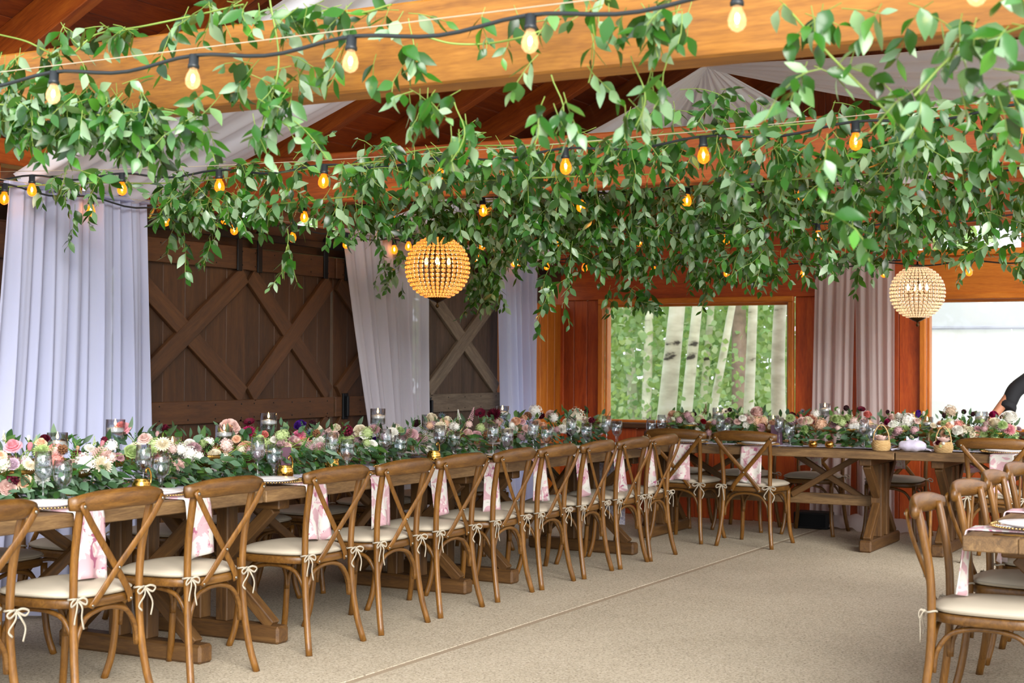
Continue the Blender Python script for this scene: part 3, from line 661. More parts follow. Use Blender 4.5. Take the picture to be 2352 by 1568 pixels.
# ---------------------------------------------------------------- farm tables
def farm_table(label, loc, rz, L, W, H, tr_pos, group='farm tables'):
    """long axis along local Y; tr_pos are the trestle positions"""
    t = empty('farm_table', loc, rz); tag(t, label, 'table', group)
    npl = 5; pw = W/npl
    for k in range(npl):
        x = -W/2+pw*(k+.5)
        board('tabletop_plank', (x, -L/2, H-.0285), (x, L/2, H-.0285), pw-.0015, .057, (0, 0, 1), M['table'], t, .004)
    for y in tr_pos:
        board('trestle_cap', (-W*.42, y, H-.085), (W*.42, y, H-.085), .09, .056, (0, 0, 1), M['tabledark'], t, .006)
        board('trestle_foot', (-W*.42, y, .045), (W*.42, y, .045), .095, .088, (0, 0, 1), M['tabledark'], t, .012)
        for x in (-.085, .085):
            board('trestle_post', (x, y, .088), (x, y, H-.113), .075, .085, (0, 1, 0), M['tabledark'], t, .006)
        for s in (-1, 1):
            board('trestle_brace', (s*W*.36, y, .085), (s*.075, y, H*.46), .06, .06, (0, 1, 0), M['tabledark'], t, .005)
            board('trestle_brace', (s*W*.36, y, H-.11), (s*.075, y, H*.5), .06, .06, (0, 1, 0), M['tabledark'], t, .005)
    y0, y1 = tr_pos[0], tr_pos[-1]
    board('stretcher', (0, y0, H*.46), (0, y1, H*.46), .04, .085, (0, 0, 1), M['table'], t, .005)
    for yc, sg in ((y0+.14, 1), (y1-.14, -1)):
        span = min(.55, (y1-y0)/2-.1)
        board('cross_brace', (.0, yc, H*.49), (.0, yc+sg*span, H-.06), .045, .035, (1, 0, 0), M['tabledark'], t, .004)
        board('cross_brace', (.036, yc, H-.06), (.036, yc+sg*span, H*.49), .045, .035, (1, 0, 0), M['tabledark'], t, .004)
    return t
TZ, TH = .78, .76
def ltable(lab, ya, yb, xc, rz, trs): return farm_table(lab, (xc, (ya+yb)/2, 0), rz, yb-ya, 1.06, TZ, [y-(ya+yb)/2 for y in trs])
ltable('rustic plank table beside the lilac curtain, first of three end to end', 3.3, 5.715, -4.965, 0, (3.75, 5.41))
ltable('rustic plank table in front of the brown barn doors, middle one of three', 5.725, 8.10, -4.955, 0, (5.98, 7.82))
ltable('rustic plank table in front of the weathered barn door, last before the head table', 8.11, 10.3, -4.87, -.05, (8.36, 10.06))
def htable(lab, xa, xb, trs): return farm_table(lab, ((xa+xb)/2, 11.46, 0), -PI/2, xb-xa, 1.04, TH, [x-(xa+xb)/2 for x in trs])
htable('rustic plank head table standing under the aspen window', -5.0, -2.725, (-4.74, -2.96))
htable('rustic plank head table standing under the white tent window', -2.715, -.4, (-2.43, -.7))
farm_table('pale plank side table with bare end near the open floor', (-.66, 7.05, 0), 0, 2.75, 1.0, .765, (-1.0, 1.0))
# ---------------------------------------------------------------- festoon lights
def bulb_meshes(gl):
    so = MB().lathe([(.006, .012), (.016, .010), (.0165, -.022), (.019, -.024), (.019, -.034), (.014, -.036), (0, -.036)], 12)
    gb = MB().lathe([(.012, -.034), (.0135, -.042), (.021, -.056), (.0252, -.072), (.0235, -.088), (.015, -.099), (.004, -.104), (0, -.1045)], 14)
    fi = MB().ball((0, 0, -.068), (.0065, .0065, .014), 8, 6)
    return so.mesh('socket', M['cable']), gb.mesh('bulb_glass', gl), fi.mesh('filament', M['filament'])
BN = bulb_meshes(M['bulbnear']); BF = bulb_meshes(M['bulb'])
def festoon(label, ax, fixed, t0, t1, first, step, zf, near=False, cable=.0055):
    """ax 'x': runs across the room at Y=fixed; ax 'y': along the wall at X=fixed"""
    P = (lambda t, z: Vector((t, fixed, z))) if ax == 'x' else (lambda t, z: Vector((fixed, t, z)))
    o0 = P(t0, zf(t0)); s = empty('string_light', o0); tag(s, label, 'string light', 'festoon lights'); iv = Matrix.Translation(-o0)
    ts = np.linspace(t0, t1, 90)
    pts = []
    for t in ts:
        ph = ((t-first)/step) % 1.0
        pts.append(P(t, zf(t)-.028*math.sin(math.pi*ph)**2))
    MB().tube(pts, cable, 6).build('cable', M['cable'], s, iv)
    MB().tube([P(t, zf(t)+.022) for t in np.linspace(t0, t1, 20)], .0018, 5).build('support_wire', M['wire'], s, iv)
    so, gb, fi = BN if near else BF
    k = math.ceil((t0-first)/step)
    while first+k*step < t1-.05:
        t = first+k*step; m = iv @ Matrix.Translation(P(t, zf(t)-.008)) @ Matrix.Rotation(random.uniform(-.12, .12), 4, 'X')
        o = inst('socket', so, s, m); g = inst('bulb_glass', gb, o); inst('filament', fi, o)
        k += 1
festoon('festoon of clear bulbs strung in front of the big orange beam', 'x', 3.75, -6.2, .15, -3.824, .618, lambda x: 2.39+.012*((x+2.5)/4)**2, True, .0065)
festoon('festoon of amber bulbs strung between the big orange beam and the second beam', 'x', 5.7, -6.25, .15, -4.71, .628, lambda x: 2.315+.0085*(x+3.3)**2)
festoon('festoon of amber bulbs strung just past the second beam', 'x', 7.5, -6.25, .15, -4.885, .634, lambda x: 2.355+.004*(x+3.3)**2)
festoon('festoon of amber bulbs strung just before the third beam', 'x', 9.3, -6.25, .15, -3.422, .618, lambda x: 2.30+.004*(x+3.0)**2)
festoon('festoon of small amber bulbs strung above the head table', 'x', 11.1, -6.25, .15, -3.461, .62, lambda x: 2.16+.012*(x+2.3)**2)
festoon('festoon of amber bulbs running along the top of the barn door wall', 'y', -6.1, 3.7, 12.4, 6.9, .63, lambda y: 2.32+.002*(y-8)**2)
# ---------------------------------------------------------------- globe chandeliers
def chandelier(label, c, r, mat, glow, up):
    t = empty('globe_chandelier', c); tag(t, label, 'chandelier', 'crystal globe chandeliers')
    NL, NR = 34, 17; mb = MB()
    lats = [math.radians(-71+142*i/NR) for i in range(NR+1)]
    for a in lats: mb.tube([(r*math.cos(a)*math.cos(2*PI*k/36), r*math.cos(a)*math.sin(2*PI*k/36), r*math.sin(a)) for k in range(36)], .002, 4, closed=True)
    for k in range(NL):
        b = 2*PI*k/NL; mb.tube([(r*math.cos(a)*math.cos(b), r*math.cos(a)*math.sin(b), r*math.sin(a)) for a in np.linspace(lats[0], lats[-1], 16)], .002, 4)
    mb.build('wire_frame', M['bronze'], t)
    ms = []
    for i in range(NR):
        a = (lats[i]+lats[i+1])/2
        for k in range(NL):
            b = 2*PI*(k+.5)/NL; m = Matrix.Translation((r*math.cos(a)*math.cos(b), r*math.cos(a)*math.sin(b), r*math.sin(a)))
            s = .0122*r/.2*min(1, .45+.75*math.cos(a)); ms.append(m @ Matrix.Rotation(b, 4, 'Z') @ Matrix.Diagonal((s, s, s, 1)))
    scatter(MB().ball((0, 0, 0), 1, 8, 5), ms, 'crystal_beads', mat, t)['kind'] = 'stuff'
    zb = r*math.sin(lats[0]); rb = r*math.cos(lats[0])
    MB().lathe([(rb, zb+.004), (rb*.98, zb-.006), (rb*.6, zb-.022), (rb*.25, zb-.032), (.006, zb-.036), (.006, zb-.046), (.013, zb-.056), (.009, zb-.066), (0, zb-.072)], 20).build('bottom_finial', M['bronze'], t)
    MB().lathe([(rb, -zb-.004), (rb*.98, -zb+.006), (rb*.5, -zb+.02), (.008, -zb+.03), (.006, -zb+.05), (0, -zb+.05)], 20).build('top_cap', M['bronze'], t)
    mb = MB(); z = -zb+.05; i = 0
    while z < up:
        ring = [(.009*math.cos(q) if i % 2 == 0 else 0, .009*math.cos(q) if i % 2 else 0, z+.014+.016*math.sin(q)) for q in np.linspace(0, 2*PI, 11)[:-1]]
        mb.tube(ring, .0022, 5, closed=True); z += .024; i += 1
    mb.build('chain', M['bronze'], t)
    for k in range(4):
        b = 2*PI*k/4+.5; x, y = r*.36*math.cos(b), r*.36*math.sin(b)
        arm = MB().tube(bez([(0, 0, r*.55), (x*.5, y*.5, r*.1), (x, y, -r*.08), (x, y, r*.08)], 10), .004, 6).build('candle_arm', M['bronze'], t)
        MB().lathe([(.004, 0), (.011, .012), (.012, .026), (.006, .045), (0, .056)], 10).build('candle_bulb', glow, arm, Matrix.Translation((x, y, r*.08)))
    ld = bpy.data.lights.new('chandelier_glow', 'POINT'); ld.energy = 2.2; ld.color = (1, .68, .32); ld.shadow_soft_size = .06
    lo = bpy.data.objects.new('chandelier_glow', ld); link(lo, t)
M['cbulb'] = emit('candle_bulb_glow', 'FFD890', 12)
chandelier('amber lit crystal globe chandelier hanging beside the barn doors', (-5.15, 8.484, 2.03), .208, M['crystal'], M['cbulb'], 1.43)
chandelier('pale crystal globe chandelier hanging by the tent window', (-2.686, 11.5, 1.954), .2, M['crystalc'], M['cbulb'], 2.74)
# ---------------------------------------------------------------- hanging greenery
LEAFV = [leaf_mesh(.072, .034, .22, .10), leaf_mesh(.064, .037, .3, .22), leaf_mesh(.08, .033, .15, -.06)]
LEAFM = [l.mesh('leaf', M['leaf']) for l in LEAFV]
LEAF_BULB_LIT = LEAFV[0].mesh('leaf', M['leafy'])
def garland(label, Y, blobs, runs=(), seed=1, jit=.16, cap=240, dens=1.0, lsc=1.0, ln=(4, 7)):
    """blobs: boxes (x0,y0,x1,y1,density) of the photo filled with short leafy stems at depth Y; runs: long bare vines"""
    r = random.Random(seed); stems = MB(); leaves = []
    ZONES = tuple((x-20, y-30, x+20, y+32, 5.72) for x, y in ((278, 420), (503, 410), (753, 405), (1303, 365), (1622, 342), (1960, 292), (58, 415)))+tuple((x-14, y-18, x+14, y+16, 9.4) for x, y in ((1110, 467), (1578, 442), (1668, 522), (1880, 510), (340, 487), (705, 490)))+((925, 555, 1085, 715, 8.3), (2040, 612, 2175, 745, 11.3))
    def clear(p):
        q = p-_C; dd = q.dot(_F); x = CX+FPX*q.dot(_R)/dd; y = CY-FPX*q.dot(_U)/dd
        return not any(a < x < c and b < y < d and p.y < yy for a, b, c, d, yy in ZONES)
    def leafy_stem(p, d, n, st=.035, s=1.0):
        p = Vector(p); d = Vector(d).normalized(); pts = [p.copy()]
        for i in range(n):
            d = (d+Vector((r.gauss(0, .22), r.gauss(0, .22), -.14+r.gauss(0, .1)))).normalized()
            p = p+d*st; pts.append(p.copy())
            side = d.cross(Vector((r.gauss(0, 1), r.gauss(0, 1), r.gauss(0, 1)))).normalized()
            if not clear(p+Vector((0, 0, -.03))): break
            for sg in ((1, -1) if r.random() < .45 else (r.choice((1, -1)),)):
                ld = (side*sg*.9+d*.45+Vector((0, 0, -.45-.4*r.random()))).normalized()
                m = rot_to(ld, Vector((r.gauss(0, .7), -.9+r.gauss(0, .5), .7+r.gauss(0, .5))))
                k = s*lsc*r.uniform(.8, 1.35)*(1-.35*i/n); m = m @ Matrix.Diagonal((k, k, k, 1)); m.translation = p; leaves.append((m, r.randrange(3)))
        if len(pts) > 2: stems.tube(pts, .0016, 4, cap=False)
    for (x0, y0, x1, y1, dn) in blobs:
        if y1-y0 < 1.6*(x1-x0): y1 = max(y0+18, y1-.12*FPX/Y)
        a = atY(x0, y0, Y); b = atY(x1, y1, Y); w = abs(b.x-a.x); h = abs(a.z-b.z)
        n = max(1, round(w*h*dn*dens*165))
        tall = h > 1.7*w
        for _ in range(n):
            u = r.random(); v = r.random() if not tall else r.random()*.75
            p = atY(x0+(x1-x0)*u, y0+(y1-y0)*v, Y+r.uniform(-jit, jit))
            d = Vector((r.gauss(0, .5), r.gauss(0, .4), -1)) if tall or r.random() < .35 else Vector((r.gauss(0, 1), r.gauss(0, .5), -.25+r.gauss(0, .35)))
            leafy_stem(p, d, r.randint(*ln))
        if tall:
            m_ = [atY(x0+(x1-x0)*(.5+.25*math.sin(4*q+seed)), y0+(y1-y0)*q, Y) for q in np.linspace(-.15, 1, 9)]
            stems.tube(m_, .0022, 5, cap=False)
    for run in runs:
        stems.tube(bez([atY(x, y, Y+r.uniform(-.05, .05)) for x, y in run], 8*len(run)), .0035, 5, cap=False)
    c = sum((m.translation for m, _ in leaves), Vector())/len(leaves)
    t = empty('leafy_garland', c); tag(t, label, 'garland', 'greenery garlands hung under the roof'); iv = Matrix.Translation(-c)
    stems.build('vine_stem', M['stem'], t, iv)['kind'] = 'stuff'
    def vis(e):
        m = e[0]; q = m.translation-_C; z = m.to_3x3().col[2].normalized()
        return -abs(z.dot(q.normalized()))/q.length*m.to_scale().x+.02*r.random()
    leaves.sort(key=vis)
    for m, v in leaves[:cap]: inst('leaf', LEAFM[v], t, iv @ m)
    for v in range(3):
        ms = [iv @ m for m, q in leaves[cap:] if q == v]
        if ms:
            o = scatter(LEAFV[v], ms, 'leaf_mass', M['leaf'], t); o['kind'] = 'stuff'
    return len(leaves)
nl = 0
nl += garland('pale green garland spilling off the big orange beam above the lilac curtain', 4.0, [(110, 50, 420, 130, .55), (20, 100, 150, 190, .5), (420, 0, 700, 100, 1.1), (0, 190, 330, 400, 2.3), (0, 120, 180, 220, 1.0), (290, 250, 480, 420, 1.8), (570, 120, 680, 310, 1.1), (640, 60, 720, 130, .6), (60, 380, 200, 460, .6)],
              [[(0, 80), (60, 95), (150, 130), (220, 80), (330, 60), (450, 35), (560, 10)], [(0, 240), (120, 250), (260, 270), (340, 290), (430, 330)], [(620, 0), (640, 150), (600, 300)]], 11, .12, dens=1.9, lsc=1.04, ln=(2, 5))
nl += garland('bright garland trailing over the middle of the big orange beam', 4.02, [(700, 0, 900, 60, 1.2), (860, 20, 1100, 110, .45), (760, 90, 920, 240, .75), (860, 200, 1080, 290, 1.2), (1030, 250, 1080, 350, 1.1), (1100, 0, 1600, 30, .8), (1180, 50, 1310, 110, .5), (1235, 120, 1305, 230, 1.2), (1250, 190, 1310, 310, 1.0), (1335, 40, 1375, 190, .7), (1430, 150, 1500, 290, .9), (1490, 20, 1640, 130, 1.0), (1500, 130, 1650, 200, .6), (560, 150, 700, 230, .3), (930, 60, 960, 180, .8)],
              [[(980, 85), (1040, 100), (1120, 100), (1200, 85), (1270, 60)], [(700, 20), (820, 30), (900, 10)]], 12, .12, dens=1.7, lsc=1.02, ln=(2, 5))
nl += garland('heavy garland cascading from the big orange beam in front of the white swag', 3.9, [(1800, 0, 1990, 150, 1.3), (1810, 130, 1960, 290, 1.2), (1960, 0, 2100, 110, .7), (2080, 0, 2352, 170, 1.15), (1990, 150, 2200, 320, .5), (2200, 150, 2400, 340, .9), (1700, 0, 1800, 60, .5), (1880, 480, 1960, 580, 1.2), (1830, 290, 1930, 400, .8)],
              [[(1800, 10), (1900, 120), (1980, 200), (2080, 300)], [(2352, 60), (2200, 120), (2100, 220)]], 13, .14, dens=1.7, lsc=1.04, ln=(2, 6))
nl += garland('dense dark garland hung between curtain top and barn doors under the second beam', 5.75, [(130, 390, 480, 470, .6), (0, 400, 120, 480, .5), (350, 430, 820, 545, 1.25), (470, 365, 880, 460, 1.15), (370, 530, 450, 600, .8), (470, 530, 560, 610, .7), (640, 540, 670, 640, .7), (770, 540, 830, 610, .7), (150, 460, 240, 520, .4)],
              [[(0, 430), (200, 420), (400, 420), (600, 400), (880, 370)], [(340, 500), (520, 480), (820, 450)]], 14, .25, dens=1.7)
nl += garland('dense green garland filling the air above the amber globe chandelier', 5.8, [(820, 325, 1330, 470, 1.25), (1280, 290, 1640, 430, 1.2), (1440, 230, 1700, 330, .7), (1000, 300, 1200, 360, .6), (830, 320, 900, 370, .4), (1200, 250, 1260, 320, .3)],
              [[(820, 380), (1000, 340), (1300, 330), (1600, 300)], [(900, 430), (1200, 410), (1500, 400)]], 15, .28, dens=1.7)
nl += garland('dense green garland above the white tent window, nearest the swag', 5.8, [(1640, 290, 2000, 500, 1.2), (2000, 230, 2400, 440, 1.25), (1560, 180, 1720, 300, .6), (1700, 230, 2000, 300, .6), (1980, 420, 2120, 500, .9)],
              [[(1600, 310), (1900, 280), (2352, 260)], [(1700, 420), (2000, 400), (2352, 380)]], 16, .28, dens=1.7)
nl += garland('shaded garland wound along the second beam above the amber chandelier', 7.6, [(820, 440, 1250, 555, 1.3), (1200, 390, 1560, 590, 1.25), (1240, 530, 1320, 680, .8), (940, 490, 1080, 550, 1.2), (1070, 540, 1110, 600, .6), (1430, 580, 1560, 640, .7), (600, 450, 820, 520, .7)],
              [[(820, 470), (1100, 460), (1500, 440)]], 17, .3, dens=1.6)
nl += garland('shaded garland wound along the second beam in front of the aspen window', 7.6, [(1540, 390, 1900, 600, 1.3), (1900, 400, 2120, 580, 1.2), (2100, 400, 2400, 545, 1.15), (1600, 560, 1830, 630, .9), (2260, 540, 2400, 620, .7)],
              [[(1540, 440), (1800, 430), (2352, 420)]], 18, .3, dens=1.6)
nl += garland('dark leafy garland drooping around the amber globe chandelier', 9.4, [(835, 560, 930, 700, .9), (1070, 540, 1160, 720, .8), (1150, 560, 1300, 640, .6), (930, 500, 1300, 580, .9)],
              [[(820, 520), (1000, 540), (1300, 520)]], 19, .3, lsc=1.05, dens=1.35)
nl += garland('dark leafy garland drooping over the top of the aspen window', 9.9, [(1300, 540, 1480, 650, .9), (1380, 560, 1830, 650, 1.0), (1390, 640, 1500, 750, .5), (1550, 630, 1640, 690, .5), (1640, 600, 1850, 680, .55), (1300, 440, 1830, 560, .8)],
              [[(1300, 560), (1560, 570), (1850, 560)]], 20, .3, lsc=1.05, dens=1.35)
nl += garland('dark leafy garland drooping around the pale crystal chandelier', 10.2, [(1850, 540, 2060, 640, .8), (1920, 600, 2000, 660, .5), (2040, 530, 2200, 615, .7), (2230, 540, 2400, 640, .8), (1850, 440, 2400, 550, .8)],
              [[(1850, 560), (2100, 560), (2352, 540)]], 21, .3, lsc=1.05, dens=1.35)
print('leaves', nl)
# ---------------------------------------------------------------- table runners
def runner(label, pts, w, zt, drop0=0, drop1=0):
    """pts: two points on the table; lace strip lying on it, hanging over the ends"""
    a, b = Vector(pts[0]), Vector(pts[1]); d = (b-a).normalized(); n = d.cross(Vector((0, 0, 1)))
    prof = []
    if drop0: prof += [(a-d*.012+Vector((0, 0, -drop0))), (a-d*.012+Vector((0, 0, -drop0*.5))), a-d*.012]
    prof += [a.lerp(b, q) for q in np.linspace(0, 1, 16)]
    if drop1: prof += [b+d*.012, b+d*.012+Vector((0, 0, -drop1*.5)), b+d*.012+Vector((0, 0, -drop1))]
    r = random.Random(int(a.y*10)); K = len(prof)-1
    def fn(u, v):
        i = min(int(v*K+1e-6), K); p = prof[i]; flat = 1 if abs(p.z-zt) < .002 else 4
        return p+n*((u-.5)*w)+Vector((0, 0, .004))+(d if flat > 1 else Vector((0, 0, 1)))*(.0022*flat*(1+math.sin(u*13+v*9)))
    o = MB().grid(fn, 12, K).build('table_runner', M['lace'], None); tag(o, label, 'table runner', 'lavender lace runners'); return o
runner('lavender lace runner on the plank table beside the lilac curtain', [(-4.97, 3.35, TZ), (-4.97, 5.70, TZ)], .46, TZ)
runner('lavender lace runner on the plank table before the brown barn doors', [(-4.96, 5.74, TZ), (-4.96, 8.08, TZ)], .46, TZ)
runner('lavender lace runner hanging over the table end next to the head table', [(-4.93, 8.14, TZ), (-4.82, 10.295, TZ)], .46, TZ, 0, .6)
runner('lavender lace runner on the head table under the aspen window', [(-4.98, 11.42, TH), (-2.75, 11.42, TH)], .5, TH)
runner('lavender lace runner on the head table under the tent window', [(-2.7, 11.42, TH), (-.45, 11.42, TH)], .5, TH)
# ---------------------------------------------------------------- place settings
def lathe_part(name, prof, mat, n=24): return MB().lathe(prof, n).mesh(name, mat)
G_WB = lathe_part('bowl', [(.004, .098), (.012, .101), (.03, .118), (.0385, .138), (.0395, .15), (.037, .18), (.033, .222), (.0322, .222), (.036, .18), (.0385, .15), (.0372, .139), (.029, .12), (.01, .104), (.0, .103)], M['glass'])
G_WS = lathe_part('stem_and_foot', [(.036, 0), (.036, .0015), (.012, .006), (.005, .014), (.0042, .06), (.005, .092), (.009, .1)], M['glass'], 20)
G_GB = lathe_part('bowl', [(.005, .062), (.018, .066), (.033, .085), (.0405, .115), (.0405, .14), (.0365, .182), (.0357, .182), (.0395, .14), (.0395, .115), (.032, .087), (.016, .07), (0, .068)], M['glass'])
G_GS = lathe_part('stem_and_foot', [(.037, 0), (.037, .002), (.014, .008), (.007, .018), (.0125, .03), (.0075, .042), (.012, .052), (.014, .064)], M['glass'], 12)
CHG = lathe_part('glass_rim_plate', [(0, .004), (.1, .004), (.14, .009), (.162, .013), (.165, .011), (.14, .004), (.1, 0), (0, 0)], M['charger'], 40)
_cb = MB()
for k in range(72): _cb.ball((.163*math.cos(2*PI*k/72), .163*math.sin(2*PI*k/72), .014), .0048, 6, 4)
CHB = _cb.mesh('bead_rim', M['bead'])
PLT = lathe_part('dinner_plate', [(0, .014), (.085, .014), (.1, .018), (.132, .026), (.134, .0245), (.102, .0135), (.09, .009), (0, .009)], M['china'], 40)
SLD = lathe_part('salad_plate', [(0, .022), (.06, .022), (.07, .0255), (.1, .032), (.1015, .0305), (.072, .0225), (0, .018)], M['china'], 36)
def wine(x, y, z, label):
    t = empty('wine_glass', (x, y, z)); tag(t, label, 'wine glass', 'stemmed wine glasses'); inst('bowl', G_WB, t); inst('stem_and_foot', G_WS, t)
def goblet(x, y, z, label):
    t = empty('water_goblet', (x, y, z)); tag(t, label, 'goblet', 'water goblets'); inst('bowl', G_GB, t); inst('stem_and_foot', G_GS, t)
def plate(x, y, z, w, s=1.0):
    t = empty('charger_plate', (x, y, z)); t.scale = (s, s, 1); tag(t, 'clear bead-rimmed charger %s' % w, 'charger plate', 'beaded chargers'); inst('glass_rim_plate', CHG, t); b = inst('bead_rim', CHB, t); b['kind'] = 'stuff'
    p = inst('dinner_plate', PLT, None, Matrix.Translation((x, y, z+.0005)) @ Matrix.Diagonal((s, s, 1, 1))); tag(p, 'white china plate %s' % w, 'plate', 'white china plates')
def napkin(x, y, z, rz, w, drop, mat, wid=.165, mid=.3):
    """hangs over a table edge at (x,y,z); local -Y is over the edge"""
    r = random.Random(int(abs(x*100+y*37))); K = 20
    pr = [(.26, .0035), (.17, .0035), (.08, .0035), (.02, .0035)]+[(-.004-.014*math.sin(a), .0045-.014+.014*math.cos(a)) for a in (.3, .8, 1.3)]
    for q in np.linspace(.03, drop, 12): pr.append((-.019-.02*(q/drop), -q))
    K = len(pr)-1; ph = r.uniform(0, 6)
    def fn(u, v, off=0):
        i = min(int(v*K+1e-6), K); py, pz = pr[i]; hang = max(0, min(1, -pz/drop)); ww = wid*(1+.12*hang)
        wv = (.004+.012*hang)*math.sin(u*8+ph)*hang
        nrm_y, nrm_z = (0, 1) if i < 4 else ((-1, 0) if i > 6 else (-.7, .7))
        return ((u-.5)*ww+.012*hang*math.sin(ph), py-wv+nrm_y*off, pz+nrm_z*off+.008*hang*math.cos(u*5+ph))
    mb = MB().grid(lambda u, v: fn(u, v, .005), 14, K).grid(lambda u, v: fn(1-u, v, 0), 14, K)
    n1 = 15*(K+1)
    for i in range(K):
        mb.f.append((i*15, (i+1)*15, n1+(i+1)*15+14, n1+i*15+14)); mb.f.append((i*15+14, n1+i*15, n1+(i+1)*15, (i+1)*15+14)); mb.mi += [0, 0]
    for i in range(14): mb.f.append((K*15+i, K*15+i+1, n1+K*15+13-i, n1+K*15+14-i)); mb.mi.append(0)
    o = mb.build('napkin', mat, None, Matrix.Translation((x, y, z)) @ Matrix.Rotation(rz, 4, 'Z')); tag(o, 'floral napkin hanging %s' % w, 'napkin', 'hanging napkins'); return o
def knife_mesh(): return MB().tube([(0, -.1, .004), (0, -.02, .0045), (0, .02, .004), (0, .1, .003)], [(.003, .0055), (.0028, .004), (.0016, .009), (.001, .004)], 8, flat=(0, 0, 1)).mesh('gold_knife', M['gold'])
def fork_mesh():
    mb = MB().tube([(0, -.1, .004), (0, 0, .004), (0, .045, .005)], [(.002, .006), (.002, .003), (.0015, .009)], 8, flat=(0, 0, 1))
    for x in (-.008, -.0027, .0027, .008): mb.tube([(x, .042, .005), (x, .07, .008), (x, .098, .006)], [(.001, .0016)]*3, 6, flat=(0, 0, 1))
    return mb.mesh('gold_fork', M['gold'])
KM, FM = knife_mesh(), fork_mesh()
def cutlery(x, y, z, rz, off, w):
    mk = lambda d: Matrix.Translation((x, y, z)) @ Matrix.Rotation(rz, 4, 'Z') @ Matrix.Translation((d, 0, 0))
    tag(inst('gold_knife', KM, None, mk(off)), 'gold dinner knife beside the plate %s' % w, 'knife', 'gold knives')
    tag(inst('gold_fork', FM, None, mk(-off)), 'gold dinner fork beside the plate %s' % w, 'fork', 'gold forks')
# long table, room side: one setting per chair
NP = {0: 'napkin', 1: 'napkin', 2: 'napkin', 3: 'napkin', 4: 'napkin'}
for i, (y, dx) in enumerate(ROW):
    k = len(ROW)-1-i; xe = -4.43+(0 if y < 8.1 else .05*(y-8.1)+.03)
    w = 'at the %s seat from the head table' % ORD[k]
    plate(xe-.2, y+.02, TZ+.007, w); napkin(xe, y+.05+(.04 if i == 3 else 0), TZ, PI/2, w, random.uniform(.25, .29), M['napkin'])
    cutlery(xe-.19, y+.02, TZ, PI/2, .2, w)
GP = [(100, 145), (330, 370), (592, 630), (762, 798), (885, 920), (1010, 1043), (1138, 1170), (1228, 1258), (1313, 1347), (1392, 1415)]
for i, (a, b) in enumerate(GP):
    ya, yb = atX(a, 1010, -4.80).y, atX(b, 1010, -4.77).y; sh = .0 if ya < 8.3 else .12
    w = 'on the long table, %s counted from the head table' % ORD[len(GP)-1-i]
    wine(-4.80+sh, ya-(.25 if sh else 0), TZ+.006, 'tall stemmed wine glass '+w); goblet(-4.77+sh, yb-(.25 if sh else 0), TZ+.006, 'short stemmed water goblet '+w)
for i, y in enumerate((4.4, 5.0, 5.62, 6.3, 6.95, 7.6, 8.3, 8.95, 9.6)):
    plate(-5.3+(0 if y < 8.1 else .06), y, TZ+.007, 'on the barn door side, %s from the head table' % ORD[8-i])
HS = [(-4.42, 'nearest the corner'), (-3.83, 'facing the rose curtain'), (-1.98, 'facing the tent window')]
for x, w in HS:
    w = 'on the head table '+w
    plate(x, 11.14, TH+.007, w); napkin(x+.02, 10.945, TH, 0, w, .27, M['napkin']); cutlery(x, 11.13, TH, 0, .2, w)
for i, x in enumerate((-4.9, -4.28, -3.68, -3.0, -2.4)):
    plate(x, 11.76, TH+.007, 'on the window side of the head table, %s from the corner' % ORD[i]); napkin(x, 11.985, TH, PI, 'on the window side, %s from the corner' % ORD[i], .2, M['napkin'])
for i, (a, b) in enumerate(((1520, 1495), (1655, 1668), (1790, 1815), (1985, 2004))):
    pa, pb = atY(a, 1000, 11.28), atY(b, 1000, 11.25)
    w = 'on the head table, %s from the corner' % ORD[i]
    wine(pa.x, 11.28, TH+.001, 'tall stemmed wine glass '+w); goblet(pb.x, 11.25, TH+.001, 'short stemmed water goblet '+w)
for i, y in enumerate(RROW[:4]):
    w = 'on the side table, %s from its open end' % ORD[i]
    plate(-.945, y+.03, .765+.009, w, 1.0); napkin(-1.162, y, .765, -PI/2, w, (.25, .22, .18, .2)[i], M['napkin'] if i != 1 else M['napkinp'], .15); cutlery(-.96, y+.02, .765, -PI/2, .2, w)
# mugs, votives, cards
MUG = MB().lathe([(0, .0), (.03, 0), (.04, .012), (.045, .03), (.042, .05), (.034, .066), (.036, .07), (.033, .07), (.031, .066), (.038, .05), (.041, .03), (.036, .014), (0, .008)], 24).mesh('cup', M['gold'])
MUGH = MB().tube(bez([(.04, 0, .03), (.06, 0, .05), (.062, 0, .09), (.045, 0, .118), (.03, 0, .112), (.03, 0, .098)], 16), .0045, 8).mesh('handle', M['gold'])
for px, py, pl, lab in ((325, 1110, -4.74, 'between the two chairs beside the lilac curtain'), (655, 1085, -4.74, 'in front of the plum menu card'), (762, 1050, -4.86, 'under the coral dahlia'), (997, 1040, -4.78, 'in the middle of the long table')):
    p = atX(px, py, pl); t = empty('gold_mug', (pl, p.y, TZ+.006), PI/2); tag(t, 'shiny gold mug with hooked handle %s' % lab, 'mug', 'gold mugs'); inst('cup', MUG, t); inst('handle', MUGH, t)
VOT = lathe_part('votive_cup', [(0, 0), (.022, 0), (.033, .012), (.036, .03), (.03, .05), (.028, .05), (.033, .03), (.03, .014), (0, .006)], M['gold'], 20)
for px, lab in ((1867, 'under the red dahlia'), (1905, 'beside the cream tulip bouquet')):
    p = atY(px, 1020, 11.2); o = inst('votive_cup', VOT, None, Matrix.Translation((p.x, 11.2, TH+.001))); tag(o, 'round gold votive cup on the head table %s' % lab, 'votive', 'gold votives')
